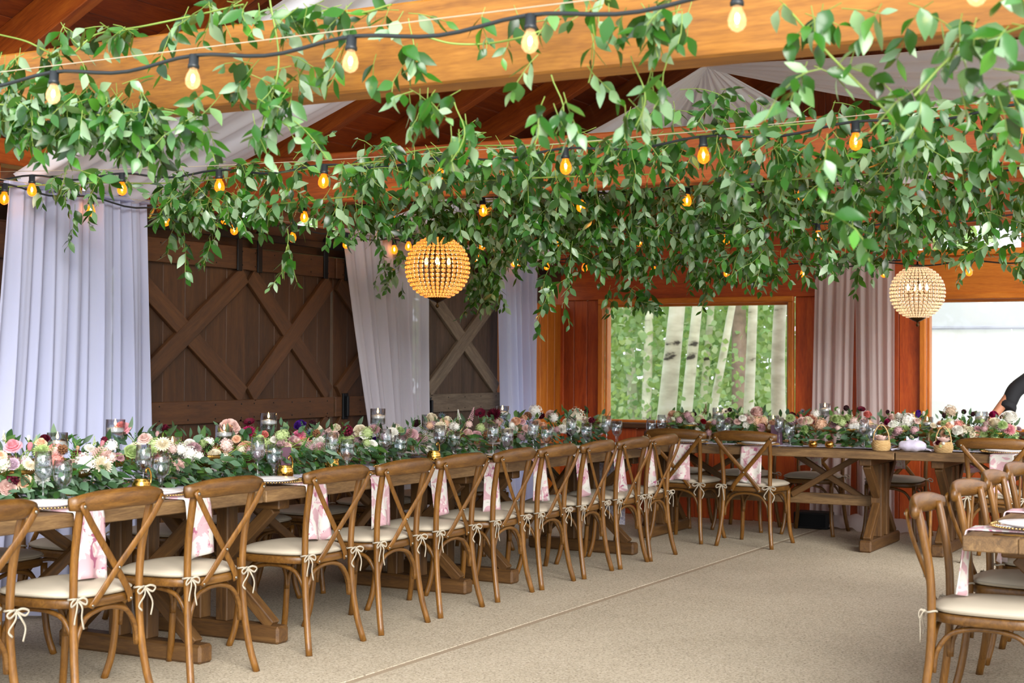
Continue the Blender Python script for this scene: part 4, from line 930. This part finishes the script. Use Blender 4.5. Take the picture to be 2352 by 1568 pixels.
for (x, y, z, rz, lab) in ((-4.86, atX(657, 1060, -4.86).y, TZ, PI/2, 'behind the gold mug on the long table'), (-4.84, atX(1172, 1020, -4.84).y, TZ, PI/2, 'at the far part of the long table'), (atY(1783, 990, 11.32).x, 11.32, TH, .1, 'on the head table beside a wine glass')):
    mb = MB().box((-.042, -.001, 0), (.042, .001, .155)); mb.box((-.042, -.001, 0), (.042, .001, .155), 0, Matrix.Translation((0, .05, 0)) @ Matrix.Rotation(.3, 4, 'X'))
    o = mb.build('menu_card', M['card'], None, Matrix.Translation((x, y, z+.006)) @ Matrix.Rotation(rz, 4, 'Z'), smooth=False); tag(o, 'plum folded menu card standing %s' % lab, 'card', 'plum menu cards')
# ---------------------------------------------------------------- floating candles in glass
def candle(x, y, zt, ztable, r, lab, lit=True, stem=True):
    t = empty('candle_glass', (x, y, ztable+.006)); tag(t, 'clear glass candle holder %s' % lab, 'candle holder', 'glass candle holders'); H = zt-ztable-.006; hc = .1 if stem else H
    b = H-hc
    MB().lathe([(0, b+.003), (r*.9, b+.003), (r, b+.008), (r, H), (r-.002, H), (r-.002, b+.012), (0, b+.01)], 24).build('cup', M['glass'], t)
    if stem: MB().lathe([(r*.95, 0), (r*.95, .003), (.012, .01), (.006, .03), (.005, b*.6), (.007, b-.02), (.02, b-.004), (r*.8, b+.003)], 20).build('stem_and_foot', M['glass'], t)
    wz = H-.058 if stem else H*.45
    MB().lathe([(r-.003, b+.012), (r-.003, wz), (0, wz)], 20).build('water', M['water'], t)
    c = empty('floating_candle', (x, y, ztable+.006+wz-.006)); tag(c, 'white floating candle %s' % lab.replace('holding', 'in the glass holding'), 'candle', 'floating candles')
    rr = r-.006
    MB().lathe([(0, 0), (rr*.7, 0), (rr*.95, .008), (rr, .018), (rr*.95, .024), (rr*.4, .0275), (0, .027)], 24).build('wax_disc', M['wax'], c)
    MB().tube([(0, 0, .026), (.001, 0, .036)], .0012, 6).build('wick', M['iron'], c)
    if lit: MB().lathe([(0, .034), (.0045, .04), (.0055, .046), (.003, .058), (0, .068)], 10).build('flame', M['flame'], c)
CL = [(132, 993, 0, 1), (265, 963, 1, 1), (396, 1003, 0, 1), (515, 975, 1, 1), (617, 948, 1, 1), (868, 938, 1, 1), (985, 952, 1, 1), (1154, 932, 1, 1)]
CN = ['beside the blush dahlias and lilac curtain', 'holding a floating candle by the pink rose', 'before the cream dahlia', 'by the big blush peony', 'standing tallest before the brown barn doors', 'in front of the slanted grey curtain', 'beside the cream ranunculus', 'behind the burgundy dahlia']
for i, (px, py, st, lit) in enumerate(CL):
    xp = -5.06 if st else -4.98; p = atX(px, py, xp); candle(xp, p.y, p.z, TZ, .046, CN[i], lit, True)
CH2 = ['between the corner bouquet and the next on the head table', 'beside the orange blossom bouquet on the head table', 'in front of the rose curtain', 'by the champagne bottle', 'under the tent window']
for i, (px, py) in enumerate(((1649, 936), (1776, 954), (1895, 926), (2130, 957), (2254, 945))):
    p = atY(px, py, 11.52); candle(p.x, 11.52, p.z, TH, .046, CH2[i])
# ---------------------------------------------------------------- flower arrangements
def petal_patch(mb, ang, r0, r1, z0, z1, wid, cup, curl=0.0, n=3, tip=.75, mi=0):
    """one petal: rises from (r0,z0) to (r1,z1), width wid, cupped"""
    vs = []; ca, sa = math.cos(ang), math.sin(ang)
    for j in range(n+1):
        v = j/n; r = r0+(r1-r0)*v**.8; z = z0+(z1-z0)*v-curl*max(0, v-.6)*2.5; w = wid*(math.sin(math.pi*(.18+tip*.8*v))**.8)
        for i in (-1, 0, 1):
            rr = r-cup*abs(i)*.5; x = i*w*.5
            vs.append((rr*ca-x*sa, rr*sa+x*ca, z+abs(i)*cup*.2))
    fs = [(j*3+i, j*3+i+1, j*3+i+4, j*3+i+3) for j in range(n) for i in (0, 1)]
    mb.add(vs, fs, mi)
def m_rose():
    mb = MB(); r = random.Random(1)
    for L, (n, r0, r1, z1, w) in enumerate(((3, .02, .07, .30, .16), (4, .05, .14, .31, .22), (5, .08, .22, .29, .30), (6, .10, .32, .24, .36), (6, .12, .42, .15, .42), (7, .12, .5, .04, .44))):
        for k in range(n): petal_patch(mb, 2*PI*k/n+L*.7+r.uniform(-.15, .15), r0, r1, -.12, z1, w, .07, .1 if L > 2 else 0)
    mb.ball((0, 0, -.02), (.24, .24, .16), 8, 5); return mb
def m_peony():
    mb = MB(); r = random.Random(2)
    for L in range(7):
        n = 5+L*1; a = L/6
        for k in range(n): petal_patch(mb, 2*PI*k/n+L*1.1+r.uniform(-.2, .2), .03+.06*a, .10+.40*a, -.2, .34-.36*a*a, .2+.2*a, .1, -.05+.08*r.random())
    mb.ball((0, 0, -.05), (.3, .3, .22), 8, 5); return mb
def m_dahlia():
    mb = MB(); r = random.Random(3)
    for L in range(7):
        n = 7+L*2; a = L/6
        for k in range(n): petal_patch(mb, 2*PI*k/n+L*.9, .03, .12+.4*a, -.08, .28-.3*a*a, .1+.05*a, .05, 0, 3, .98)
    mb.ball((0, 0, -.02), (.16, .16, .14), 8, 5); return mb
def m_anem():
    mb = MB()
    for L in range(2):
        for k in range(6): petal_patch(mb, 2*PI*k/6+L*.5, .06, .48-.06*L, 0, .12+.08*L, .42, .08, -.02)
    mb.ball((0, 0, .09), (.13, .13, .09), 10, 6, 1); return mb
def m_cluster(n=34, seed=4):
    mb = MB(); r = random.Random(seed)
    for i in range(n):
        z = 1-(i+.5)/n*1.25; a = i*2.4; q = math.sqrt(max(0, 1-z*z)); d = Vector((q*math.cos(a), q*math.sin(a), z)); c = d*.42*r.uniform(.85, 1.1)
        m = rot_to(d.orthogonal(), d); m.translation = c
        for k in range(4):
            b = k*PI/2+r.random(); s = .13
            vs = [m @ Vector((0, 0, 0)), m @ Vector((s*.6*math.cos(b-.5), s*.6*math.sin(b-.5), .02)), m @ Vector((s*math.cos(b), s*math.sin(b), .03)), m @ Vector((s*.6*math.cos(b+.5), s*.6*math.sin(b+.5), .02))]
            mb.add(vs, [(0, 1, 2, 3)])
    mb.ball((0, 0, 0), .33, 8, 6); return mb
def m_spike():
    mb = MB(); r = random.Random(6)
    for i in range(40):
        v = i/39; a = i*2.4; rad = .2*(1-v*.85); mb.ball((rad*math.cos(a), rad*math.sin(a), -.4+v*1.1), .055*(1.2-v*.7), 5, 4)
    mb.tube([(0, 0, -.8), (0, 0, .7)], .02, 5); return mb
def m_thistle():
    mb = MB(); r = random.Random(8)
    for i in range(40):
        z = 1-2*(i+.5)/40; a = i*2.4; q = math.sqrt(1-z*z); d = Vector((q*math.cos(a), q*math.sin(a), z*.7+.15)); mb.tube([d*.1, d*.5], [.035, .004], 4)
    return mb
def m_ball():
    mb = MB(); r = random.Random(9)
    for i in range(30):
        z = 1-2*(i+.5)/30; a = i*2.4; q = math.sqrt(1-z*z); mb.ball((.36*q*math.cos(a), .36*q*math.sin(a), .36*z), .13, 5, 4)
    return mb
def m_bud():
    mb = MB()
    for L in range(2):
        for k in range(4): petal_patch(mb, 2*PI*k/4+L*.8, .2, .2+.06*L, -.3, .45-.08*L, .42, .16, .03)
    mb.ball((0, 0, -.1), (.22, .22, .28), 8, 6); return mb
FM_ = {k: (nm, f().mesh(nm, [M['p_white'], M['p_dark']] if k == 'a' else M['p_white'])) for k, nm, f in (('r', 'rose_flower', m_rose), ('p', 'peony_flower', m_peony), ('d', 'dahlia_flower', m_dahlia), ('a', 'anemone_flower', m_anem), ('c', 'blossom_cluster_flower', m_cluster), ('s', 'flower_spike', m_spike), ('t', 'thistle_flower', m_thistle), ('b', 'scabiosa_flower', m_ball), ('l', 'bud_flower', m_bud))}
def parse(s, ox, oy, k):
    out = []
    for e in s.split(';'):
        x, y, d, kd, c = e.split(',')[:5]; out.append((ox+float(x)/k, oy+float(y)/k, float(d)/k, kd.strip(), c.strip()))
    return out
FL = parse('150,480,175,r,pink;45,370,95,s,cream;0,600,130,r,peach;30,700,160,c,cream;350,490,115,l,pink;335,390,75,l,white;480,440,120,r,peach;525,395,105,p,burg;640,560,190,c,coral;660,660,160,c,coral;740,440,85,b,dark;1000,680,215,c,white;1210,590,240,d,blush;1210,700,210,d,cream;1225,410,85,b,burg;1200,460,95,l,pink;1590,490,120,d,cream;1770,580,155,p,coral;1700,390,140,r,blush;1845,340,75,l,dusty;1935,280,105,p,burg;1990,500,190,d,cream;2225,455,115,p,white;2220,580,180,c,white;2310,520,85,r,blush;2345,600,90,b,burg;340,700,130,d,cream;910,510,75,l,peach;1430,270,170,r,pink;150,690,125,p,lilac;430,390,60,s,green;1110,430,90,s,green;860,400,90,s,fern', 0, 930, 5.113)
FL += parse('450,415,200,p,blush;680,365,115,a,burg;665,465,145,d,magenta;715,520,90,d,red;855,495,85,p,coral;635,655,180,r,peach;115,750,115,p,burg;180,650,115,d,dark;270,750,160,p,cream;415,690,120,c,peach;200,600,130,c,white;1275,390,125,p,purple;1420,375,95,b,dark;1455,425,125,r,cream;1255,515,140,r,hot;1390,490,160,t,blue;1290,635,210,d,coral;1495,660,105,l,blush;1640,470,130,r,blush;1640,600,150,r,blush;1695,420,95,p,cream;1925,500,110,r,cream;2005,490,85,b,dark;2165,575,105,p,purple;1900,560,180,c,mauve;1530,520,130,c,mauve;2000,680,85,p,white;2190,430,130,t,coral;920,620,160,c,green;1100,640,160,c,green;1400,610,80,p,peach', 440, 900, 5.113)
FL += parse('500,270,105,p,cream;350,335,85,a,dark;275,450,150,r,dusty;375,475,95,d,dusty;490,490,170,c,white;130,390,110,c,cream;610,245,80,t,blue;665,310,130,r,cream;760,370,100,r,peach;920,240,110,s,dusty;1010,225,95,a,burg;1150,230,130,d,burg;1380,390,160,d,coral;980,515,60,p,coral;1400,305,50,l,hot;1190,315,100,p,blush;1640,245,65,p,burg;1740,235,90,p,blush;1580,200,130,c,white;2000,270,190,c,cream;1910,340,80,c,peach;1530,400,90,p,peach;2150,310,100,l,dusty;2110,205,55,b,dark;1500,250,90,b,brown;785,250,90,s,white;1240,420,70,c,mauve;1820,400,90,r,beige', 880, 900, 4.523)
HEAD = parse('715,295,90,l,blush;755,235,50,b,dark;825,245,95,d,red;905,295,120,r,blush;795,350,90,r,cream;960,350,80,p,white;970,230,50,b,dark;935,405,70,p,cream;1085,190,90,s,brown;1065,305,55,p,red;1010,290,80,c,green;1300,205,65,a,cream;1340,185,50,b,dark;1325,300,80,r,mauve;1460,275,50,p,red;1480,305,80,p,white;1520,340,70,p,white;1625,210,120,p,blush;1620,310,110,c,peach;1690,300,90,c,peach;1375,350,70,c,white;1985,240,65,p,burg;2095,200,60,t,blue;2075,255,55,l,coral;2175,285,120,d,red;2105,360,120,p,dusty;1980,310,95,c,cream;2290,340,130,c,peach;2230,230,85,c,white', 1380, 900, 4.523)
HEAD += parse('315,525,100,r,mauve;440,360,65,b,dark;600,380,75,a,burg;355,395,70,l,white;470,450,70,a,cream;520,510,100,c,blush;545,565,120,c,white;670,430,80,p,coral;680,530,90,c,peach;885,400,45,b,dark;890,510,75,p,magenta;940,470,100,p,blush;1005,450,80,p,white;1210,430,105,l,purple;1100,500,160,c,white;970,550,125,c,white;1080,620,70,a,yellow;1020,505,50,b,dark;1270,420,60,l,white;1500,440,65,b,dark;1560,400,130,c,beige;1705,400,55,b,dark;1800,425,55,b,dark;1525,580,90,p,cream;1650,545,110,c,coral;1760,600,100,r,cream;1570,520,90,p,white;1850,640,90,r,peach;2025,430,80,p,magenta;2040,525,125,p,cream;2200,460,145,p,white;2130,455,60,p,coral;2105,560,70,r,hot;2190,590,120,d,pink;2020,610,60,p,coral;1950,540,75,c,dusty', 1850, 860, 4.685)
EU = [leaf_mesh(.055, .034, .1, .1), leaf_mesh(.075, .026, .15, .1)]
EUM = [l.mesh('leaf', M['euc']) for l in EU]; DKM = [l.mesh('leaf', M['darkleaf']) for l in EU]
COMP = MB().lathe([(0, 0), (.06, 0), (.062, .006), (.03, .014), (.014, .03), (.012, .055), (.03, .075), (.07, .095), (.085, .125), (.088, .14), (.084, .14), (.08, .125), (.06, .1), (0, .085)], 24).mesh('compote', M['goldm'])
def arrangement(label, flowers, c, zt, axis, face, half, seed, nleaf, nobj, hang=1.0, nfill=20):
    """c: base centre on the table; axis: unit vector along the table; face: unit vector to the room"""
    r = random.Random(seed); c = Vector(c); t = empty('flower_arrangement', c); tag(t, label, 'flower arrangement', 'table flowers'); iv = Matrix.Translation(-c)
    inst('compote', COMP, t)
    axis = Vector(axis); face = Vector(face); top = .1
    fill = []
    for i in range(int(nfill)):
        P = c+axis*(r.gauss(0, .5)*half)+face*(r.uniform(-.06, .10))+Vector((0, 0, (.07+.15*r.random())))
        q = (P-_C); d_ = r.uniform(.04, .068)*FPX/q.dot(_F); kd = r.choice('ccprddbc')
        fill.append((0, 0, d_, kd, r.choice(('cream', 'white', 'blush', 'peach', 'green', 'mauve', 'dusty', 'white', 'green') if kd != 'b' else ('burg', 'brown', 'mauve')), P))
    for (px, py, d, kd, col, P) in list(flowers)+fill:
        dist = (P-_C).dot(_F); s = d/FPX*dist*(1.3 if kd in 'rpdac' else 1.1); top = max(top, P.z-zt)
        dr = (P-(c+Vector((0, 0, .1)))); toc = (_C-P).normalized()
        ax_ = (toc*.75+Vector((0, 0, .55))+dr.normalized()*.35+Vector((r.gauss(0, .15), r.gauss(0, .15), 0))).normalized()
        if kd in 's': ax_ = (Vector((0, 0, 1))+Vector((r.gauss(0, .2), r.gauss(0, .2), 0))).normalized()
        z = ax_; x = z.orthogonal().normalized(); y = z.cross(x); R3 = Matrix(((x.x, y.x, z.x, 0), (x.y, y.y, z.y, 0), (x.z, y.z, z.z, 0), (0, 0, 0, 1)))
        R3 = Matrix.Translation(P) @ R3 @ Matrix.Rotation(r.uniform(0, 6.28), 4, 'Z') @ Matrix.Diagonal((s, s, s, 1))
        nm, me = FM_[kd]; mt = M['p_'+col] if 'p_'+col in M else M[col]
        o = inst(nm, me, t, iv @ R3, mt)
        q = c+(P-c)*.25; q.z = zt+.11
        MB().tube(bez([q, q.lerp(P, .5)+Vector((r.gauss(0, .01), r.gauss(0, .01), .02)), P-ax_*s*.2], 6), .0022, 5, cap=False).build('flower_stem', M['stem'], o, R3.inverted())
    LE = []
    for i in range(nleaf):
        u = r.gauss(0, .5); w = r.gauss(0, .45); h = r.random()
        if h < .76:      # skirt of foliage hiding the bowl
            p = c+axis*(u*half)+face*(abs(w)*.15+.0)*(1 if r.random() < .8 else -1)+Vector((0, 0, .0+.145*r.random()))
            d = (face*r.uniform(.2, 1)+axis*r.gauss(0, .7)+Vector((0, 0, -.55*hang*r.random()+.1)))
        else:
            p = c+axis*(u*half)+face*(-.04-abs(w)*.12)+Vector((0, 0, .1+(top-.13)*r.random())); d = (axis*r.gauss(0, .6)+face*r.gauss(.1, .4)+Vector((0, 0, .7)))
        k = r.uniform(.6, 1.25); m = rot_to(d, face*.7+Vector((r.gauss(0, .5), r.gauss(0, .5), .6))) @ Matrix.Diagonal((k, k, k, 1)); m.translation = p; LE.append((m, r.randrange(2), r.random() < .55))
    for m, v, e in LE[:nobj]: inst('leaf', (EUM if e else DKM)[v], t, iv @ m)
    for v in (0, 1):
        for e in (True, False):
            ms = [iv @ m for m, v2, e2 in LE[nobj:] if v2 == v and e2 == e]
            if ms: scatter(EU[v], ms, 'foliage', M['euc'] if e else M['darkleaf'], t)['kind'] = 'stuff'
    # feathery fern sprays
    mb = MB()
    for s in range(6):
        b = c+axis*r.gauss(0, half*.6)+face*r.uniform(-.02, .12)+Vector((0, 0, .1)); d = Vector((r.gauss(0, .4), r.gauss(0, .4), r.uniform(-.2, 1))).normalized()
        for j in range(16):
            q = b+d*(.012*j); sd_ = d.cross(face).normalized()
            for g in (-1, 1): mb.tube([q, q+sd_*g*.035*(1-j/18)+d*.012], [.0022, .0005], 3, cap=False)
    mb.build('fern_spray', M['fern'], t, iv)['kind'] = 'stuff'
LB = [-200, 95, 255, 400, 555, 680, 800, 930, 1085, 1225, 1400]
LN = ['at the table end beside the lilac curtain edge', 'with coral blossoms in front of the lilac curtain', 'with cream dahlias where the lilac curtain meets the doors', 'with burgundy and cream blooms before the brown doors', 'with a big blush peony and peach rose', 'with coral dahlia and hot pink rose', 'with mauve filler and purple bloom before the slanted curtain', 'with white hydrangea and dusty rose', 'with burgundy dahlia before the weathered door', 'at the corner end of the long table']
for i in range(len(LB)-1):
    fs = [f for f in FL if LB[i] <= f[0] < LB[i+1]]; pm = (max(LB[i], -60)+LB[i+1])/2
    xc = -4.97+(.0 if i < 7 else .05)
    ff = []
    for (px, py, d, kd, col) in fs:
        xq = xc+.12-.22*max(0, min(1, (1075-py-(px*-.03))/110)); ff.append((px, py, d, kd, col, atX(px, py, xq)))
    yc = sum(f[5].y for f in ff)/len(ff)
    arrangement('low flowers on the long table %s' % LN[i], ff, (xc, yc, TZ+.006), TZ, (0, 1, 0), (1, -.2, 0), .30+.02*i, 60+i, 260, 60 if i < 6 else 25)
HB = [1500, 1626, 1790, 1880, 2022, 2142, 2240, 2400]
HN = ['with blush rose and red dahlia beneath the aspen window', 'with orange and white blossoms beneath the aspen window', 'with red dahlia and pink ranunculus beside the rose curtain', 'in a gold footed bowl in front of the rose curtain', 'of white blossoms with one purple tulip', 'of beige and cream blooms in a footed gold urn', 'of cream ranunculus and pink dahlia under the tent window']
for i in range(len(HB)-1):
    fs = [f for f in HEAD if HB[i] <= f[0] < HB[i+1]]; ff = []
    for (px, py, d, kd, col) in fs:
        yq = 11.36+.16*max(0, min(1, (1010-py)/70)); ff.append((px, py, d, kd, col, atY(px, py, yq)))
    xc = sum(f[5].x for f in ff)/len(ff)
    arrangement('head table flowers %s' % HN[i], ff, (xc, 11.44, TH+.006), TH, (1, 0, 0), (.2, -1, 0), .20, 90+i, 170, 25, .6)
# ---------------------------------------------------------------- the last things on and around the head table
def basket(label, px, rz, flower):
    p = atY(px, 1030, 11.08); t = empty('wicker_basket', (p.x, 11.08, TH+.001), rz); tag(t, label, 'basket', 'small wicker baskets')
    mb = MB()
    for k in range(9):
        z = .006+k*.0085; r0 = .058+.008*math.sin(k/8*PI)
        mb.tube([(r0*(1+.03*math.cos(12*a+k*PI))*math.cos(a), r0*(1+.03*math.cos(12*a+k*PI))*math.sin(a), z) for a in np.linspace(0, 2*PI, 49)[:-1]], .0046, 5, closed=True)
    mb.build('woven_body', M['wicker'], t)
    MB().lathe([(0, .004), (.054, .004), (.054, 0), (0, 0)], 20).build('bottom', M['wicker'], t)
    MB().tube(bez([(-.058, 0, .06), (-.05, 0, .13), (-.018, 0, .185), (.018, 0, .185), (.05, 0, .13), (.058, 0, .06)], 22), [.0045]*23, 6).build('handle', M['wicker'], t)
    mb = MB(); r = random.Random(px)
    for k in range(26):
        a = r.uniform(0, 6.28); q = r.random()**.5*.05
        petal_patch(mb, a, q*.3, q+.01, .07, .095+.02*r.random(), .035, .01)
    mb.build('petal_filling', M['p_blush'], t)['kind'] = 'stuff'
    if flower:
        for (x, y, z, s, k, c) in ((-.02, -.06, .075, .04, 'p', 'burg'), (-.045, -.05, .07, .035, 'r', 'blush'), (.02, -.062, .07, .03, 'c', 'white'), (0, -.063, .05, .03, 'c', 'green')):
            inst(FM_[k][0], FM_[k][1], t, Matrix.Translation((x, y, z)) @ Matrix.Rotation(1.2, 4, 'X') @ Matrix.Diagonal((s, s, s, 1)), M['p_'+c])
basket('small round wicker basket of petals on the head table front edge', 2024, .2, False)
basket('small wicker basket trimmed with tiny flowers on the head table', 2167, -.1, True)
p = atY(2096, 1030, 11.08); t = empty('ring_pillow', (p.x, 11.08, TH+.001), .05); tag(t, 'lavender satin ring pillow with tied ends between the two wicker baskets', 'pillow')
def pil(u, v):
    a = u*2*PI; q = math.sin(v*PI); x = math.cos(v*PI)*.1
    return (x, math.cos(a)*.058*q**.6, .043+math.sin(a)*.042*q**.6+.003*math.sin(x*90+a*2))
MB().grid(pil, 24, 18).build('pillow_body', M['lavsatin'], t)
for sg in (-1, 1):
    MB().grid(lambda u, v, sg=sg: (sg*(.085+.06*v), (u-.5)*(.02+.1*v), .03-.02*v+.008*math.sin(u*14)*v), 16, 6).build('tied_end', M['lavsatin'], t)
MB().grid(lambda u, v: (.0+(u-.5)*.09, .012*math.sin(u*9), .082+.03*abs(u-.5)*2*v+.004*math.sin(u*20)), 12, 5).build('ribbon_bow', M['lavsatin'], t)
p = atY(2098, 960, 11.62); t = empty('champagne_bottle', (p.x, 11.62, TH+.001)); tag(t, 'dark bottle with copper foil neck behind the white flowers', 'bottle')
MB().lathe([(0, 0), (.042, 0), (.044, .01), (.044, .15), (.036, .19), (.018, .225), (.0155, .23), (.0155, .24)], 20).build('bottle_body', M['bottle'], t)
MB().lathe([(.017, .205), (.0165, .25), (.0175, .262), (.0165, .278), (0, .282)], 20).build('foil_neck', M['foilcap'], t)
bx = atZ(1890, 1205, 0); t = empty('speaker_box', (bx.x, 12.5, 0)); tag(t, 'black box on the floor at the foot of the rose curtain', 'box')
MB().box((-.15, -.1, 0), (.15, .1, .14), .008).build('case', M['box'], t, smooth=False)
MB().box((-.13, -.104, .015), (.13, -.099, .125), .002).build('grille', M['iron'], t, smooth=False)
# ---------------------------------------------------------------- person leaning over the head table
def skin(name, verts, edges, radii, mat, parent, mw, lv=2, root=0):
    me = bpy.data.meshes.new(name); me.from_pydata(verts, edges, []); me.materials.append(mat)
    o = bpy.data.objects.new(name, me); link(o, parent, mw); m = o.modifiers.new('skin', 'SKIN'); m.use_smooth_shade = True
    for i, r in enumerate(radii): me.skin_vertices[0].data[i].radius = (r, r) if not isinstance(r, tuple) else r
    me.skin_vertices[0].data[root].use_root = True
    sb = o.modifiers.new('sub', 'SUBSURF'); sb.levels = lv; sb.render_levels = lv
    return o
PB = Vector((-1.62, 12.42, 0)); per = empty('person', PB); tag(per, 'person in a black shirt with rolled cuff reaching over the head table flowers', 'person'); iv = Matrix.Translation(-PB)
pel = Vector((-1.6, 12.46, .95)); chest = Vector((-1.66, 12.28, 1.3)); neck = Vector((-1.68, 12.18, 1.46)); head = Vector((-1.7, 12.12, 1.6))
sh_r = Vector((-1.87, 12.2, 1.36)); el_r = atY(2330, 895, 12.02); cuff = atY(2314, 935, 11.93); wr_r = Vector((-2.245, 11.75, .91)); hd = Vector((-2.29, 11.67, .86))
sh_l = Vector((-1.44, 12.26, 1.37)); el_l = Vector((-1.3, 12.2, 1.1)); wr_l = Vector((-1.45, 12.02, .9)); hl = Vector((-1.5, 11.96, .83))
kn = [Vector((-1.7, 12.44, .5)), Vector((-1.5, 12.44, .5))]; an = [Vector((-1.72, 12.5, .09)), Vector((-1.48, 12.5, .09))]; toe = [Vector((-1.74, 12.34, .05)), Vector((-1.46, 12.34, .05))]
V = [pel, pel.lerp(chest, .5), chest, neck, head-Vector((0, 0, .03)), head+Vector((0, -.01, .07)), sh_r, el_r, wr_r, hd, sh_l, el_l, wr_l, hl, kn[0], an[0], toe[0], kn[1], an[1], toe[1]]
E_ = [(0, 1), (1, 2), (2, 3), (3, 4), (4, 5), (2, 6), (6, 7), (7, 8), (8, 9), (2, 10), (10, 11), (11, 12), (12, 13), (0, 14), (14, 15), (15, 16), (0, 17), (17, 18), (18, 19)]
Rr = [.13, .12, .13, .055, .085, .08, .06, .046, .028, .034, .06, .046, .03, .034, .065, .045, .04, .065, .045, .04]
skin('body', V, E_, Rr, M['skin'], per, iv)
skin('shirt', [pel, pel.lerp(chest, .5), chest, chest.lerp(neck, .75), sh_r, el_r, cuff, sh_l, el_l, el_l.lerp(wr_l, .3)], [(0, 1), (1, 2), (2, 3), (2, 4), (4, 5), (5, 6), (2, 7), (7, 8), (8, 9)], [.155, .145, .155, .08, .08, .068, .062, .08, .066, .06], M['shirt'], per, iv)
dcf = (cuff-el_r).normalized(); m_ = frame_matrix(cuff, dcf, (0, 0, 1))
MB().tube([(-.03, 0, 0), (-.01, 0, 0), (.02, 0, 0), (.028, 0, 0)], [.06, .068, .07, .062], 16).build('rolled_cuff', M['shirt'], per, iv @ m_)
skin('trousers', [pel, kn[0], an[0]+Vector((0, 0, .03)), kn[1], an[1]+Vector((0, 0, .03))], [(0, 1), (1, 2), (0, 3), (3, 4)], [.15, .085, .065, .085, .065], M['shirt'], per, iv)
for sgn, w, h in ((1, wr_r, hd), (-1, wr_l, hl)):
    d = (h-w).normalized(); sd_ = d.cross(Vector((0, 0, 1))).normalized()
    vs = [h]; es = []; rs = [.03]
    for f in range(4):
        o_ = sd_*((f-1.5)*.02); L = (.036, .042, .04, .03)[f]
        a = h+d*.035+o_; b = a+d*L+Vector((0, 0, -.012)); c_ = b+d*L*.6+Vector((0, 0, -.026))
        k = len(vs); vs += [a, b, c_]; es += [(0, k), (k, k+1), (k+1, k+2)]; rs += [.0105, .009, .0075]
    a = h+sd_*sgn*.03; b = a+sd_*sgn*.016+d*.025; c_ = b+d*.024+Vector((0, 0, -.012)); k = len(vs); vs += [a, b, c_]; es += [(0, k), (k, k+1), (k+1, k+2)]; rs += [.012, .0105, .009]
    skin('hand', vs, es, rs, M['skin'], per, iv, 1)
MB().ball(head+Vector((0, .02, .05)), (.092, .102, .105), 16, 10).build('hair', M['hair'], per, iv)
mb = MB()
fc = head+Vector((0, -.085, .0))
mb.tube([fc+Vector((0, -.006, .03)), fc+Vector((0, -.022, -.002)), fc+Vector((0, -.004, -.012))], [.008, .012, .008], 8)
for sg in (-1, 1): mb.ball(head+Vector((sg*.088, 0, .0)), (.012, .022, .032), 8, 6)
mb.build('nose_and_ears', M['skin'], per, iv)
mb = MB()
for sg in (-1, 1): mb.ball(fc+Vector((sg*.032, .004, .028)), (.011, .006, .007), 8, 6)
mb.build('eyes', M['hair'], per, iv)
MB().ball(fc+Vector((0, .006, -.04)), (.024, .007, .006), 8, 6).build('mouth', M['p_dusty'], per, iv)
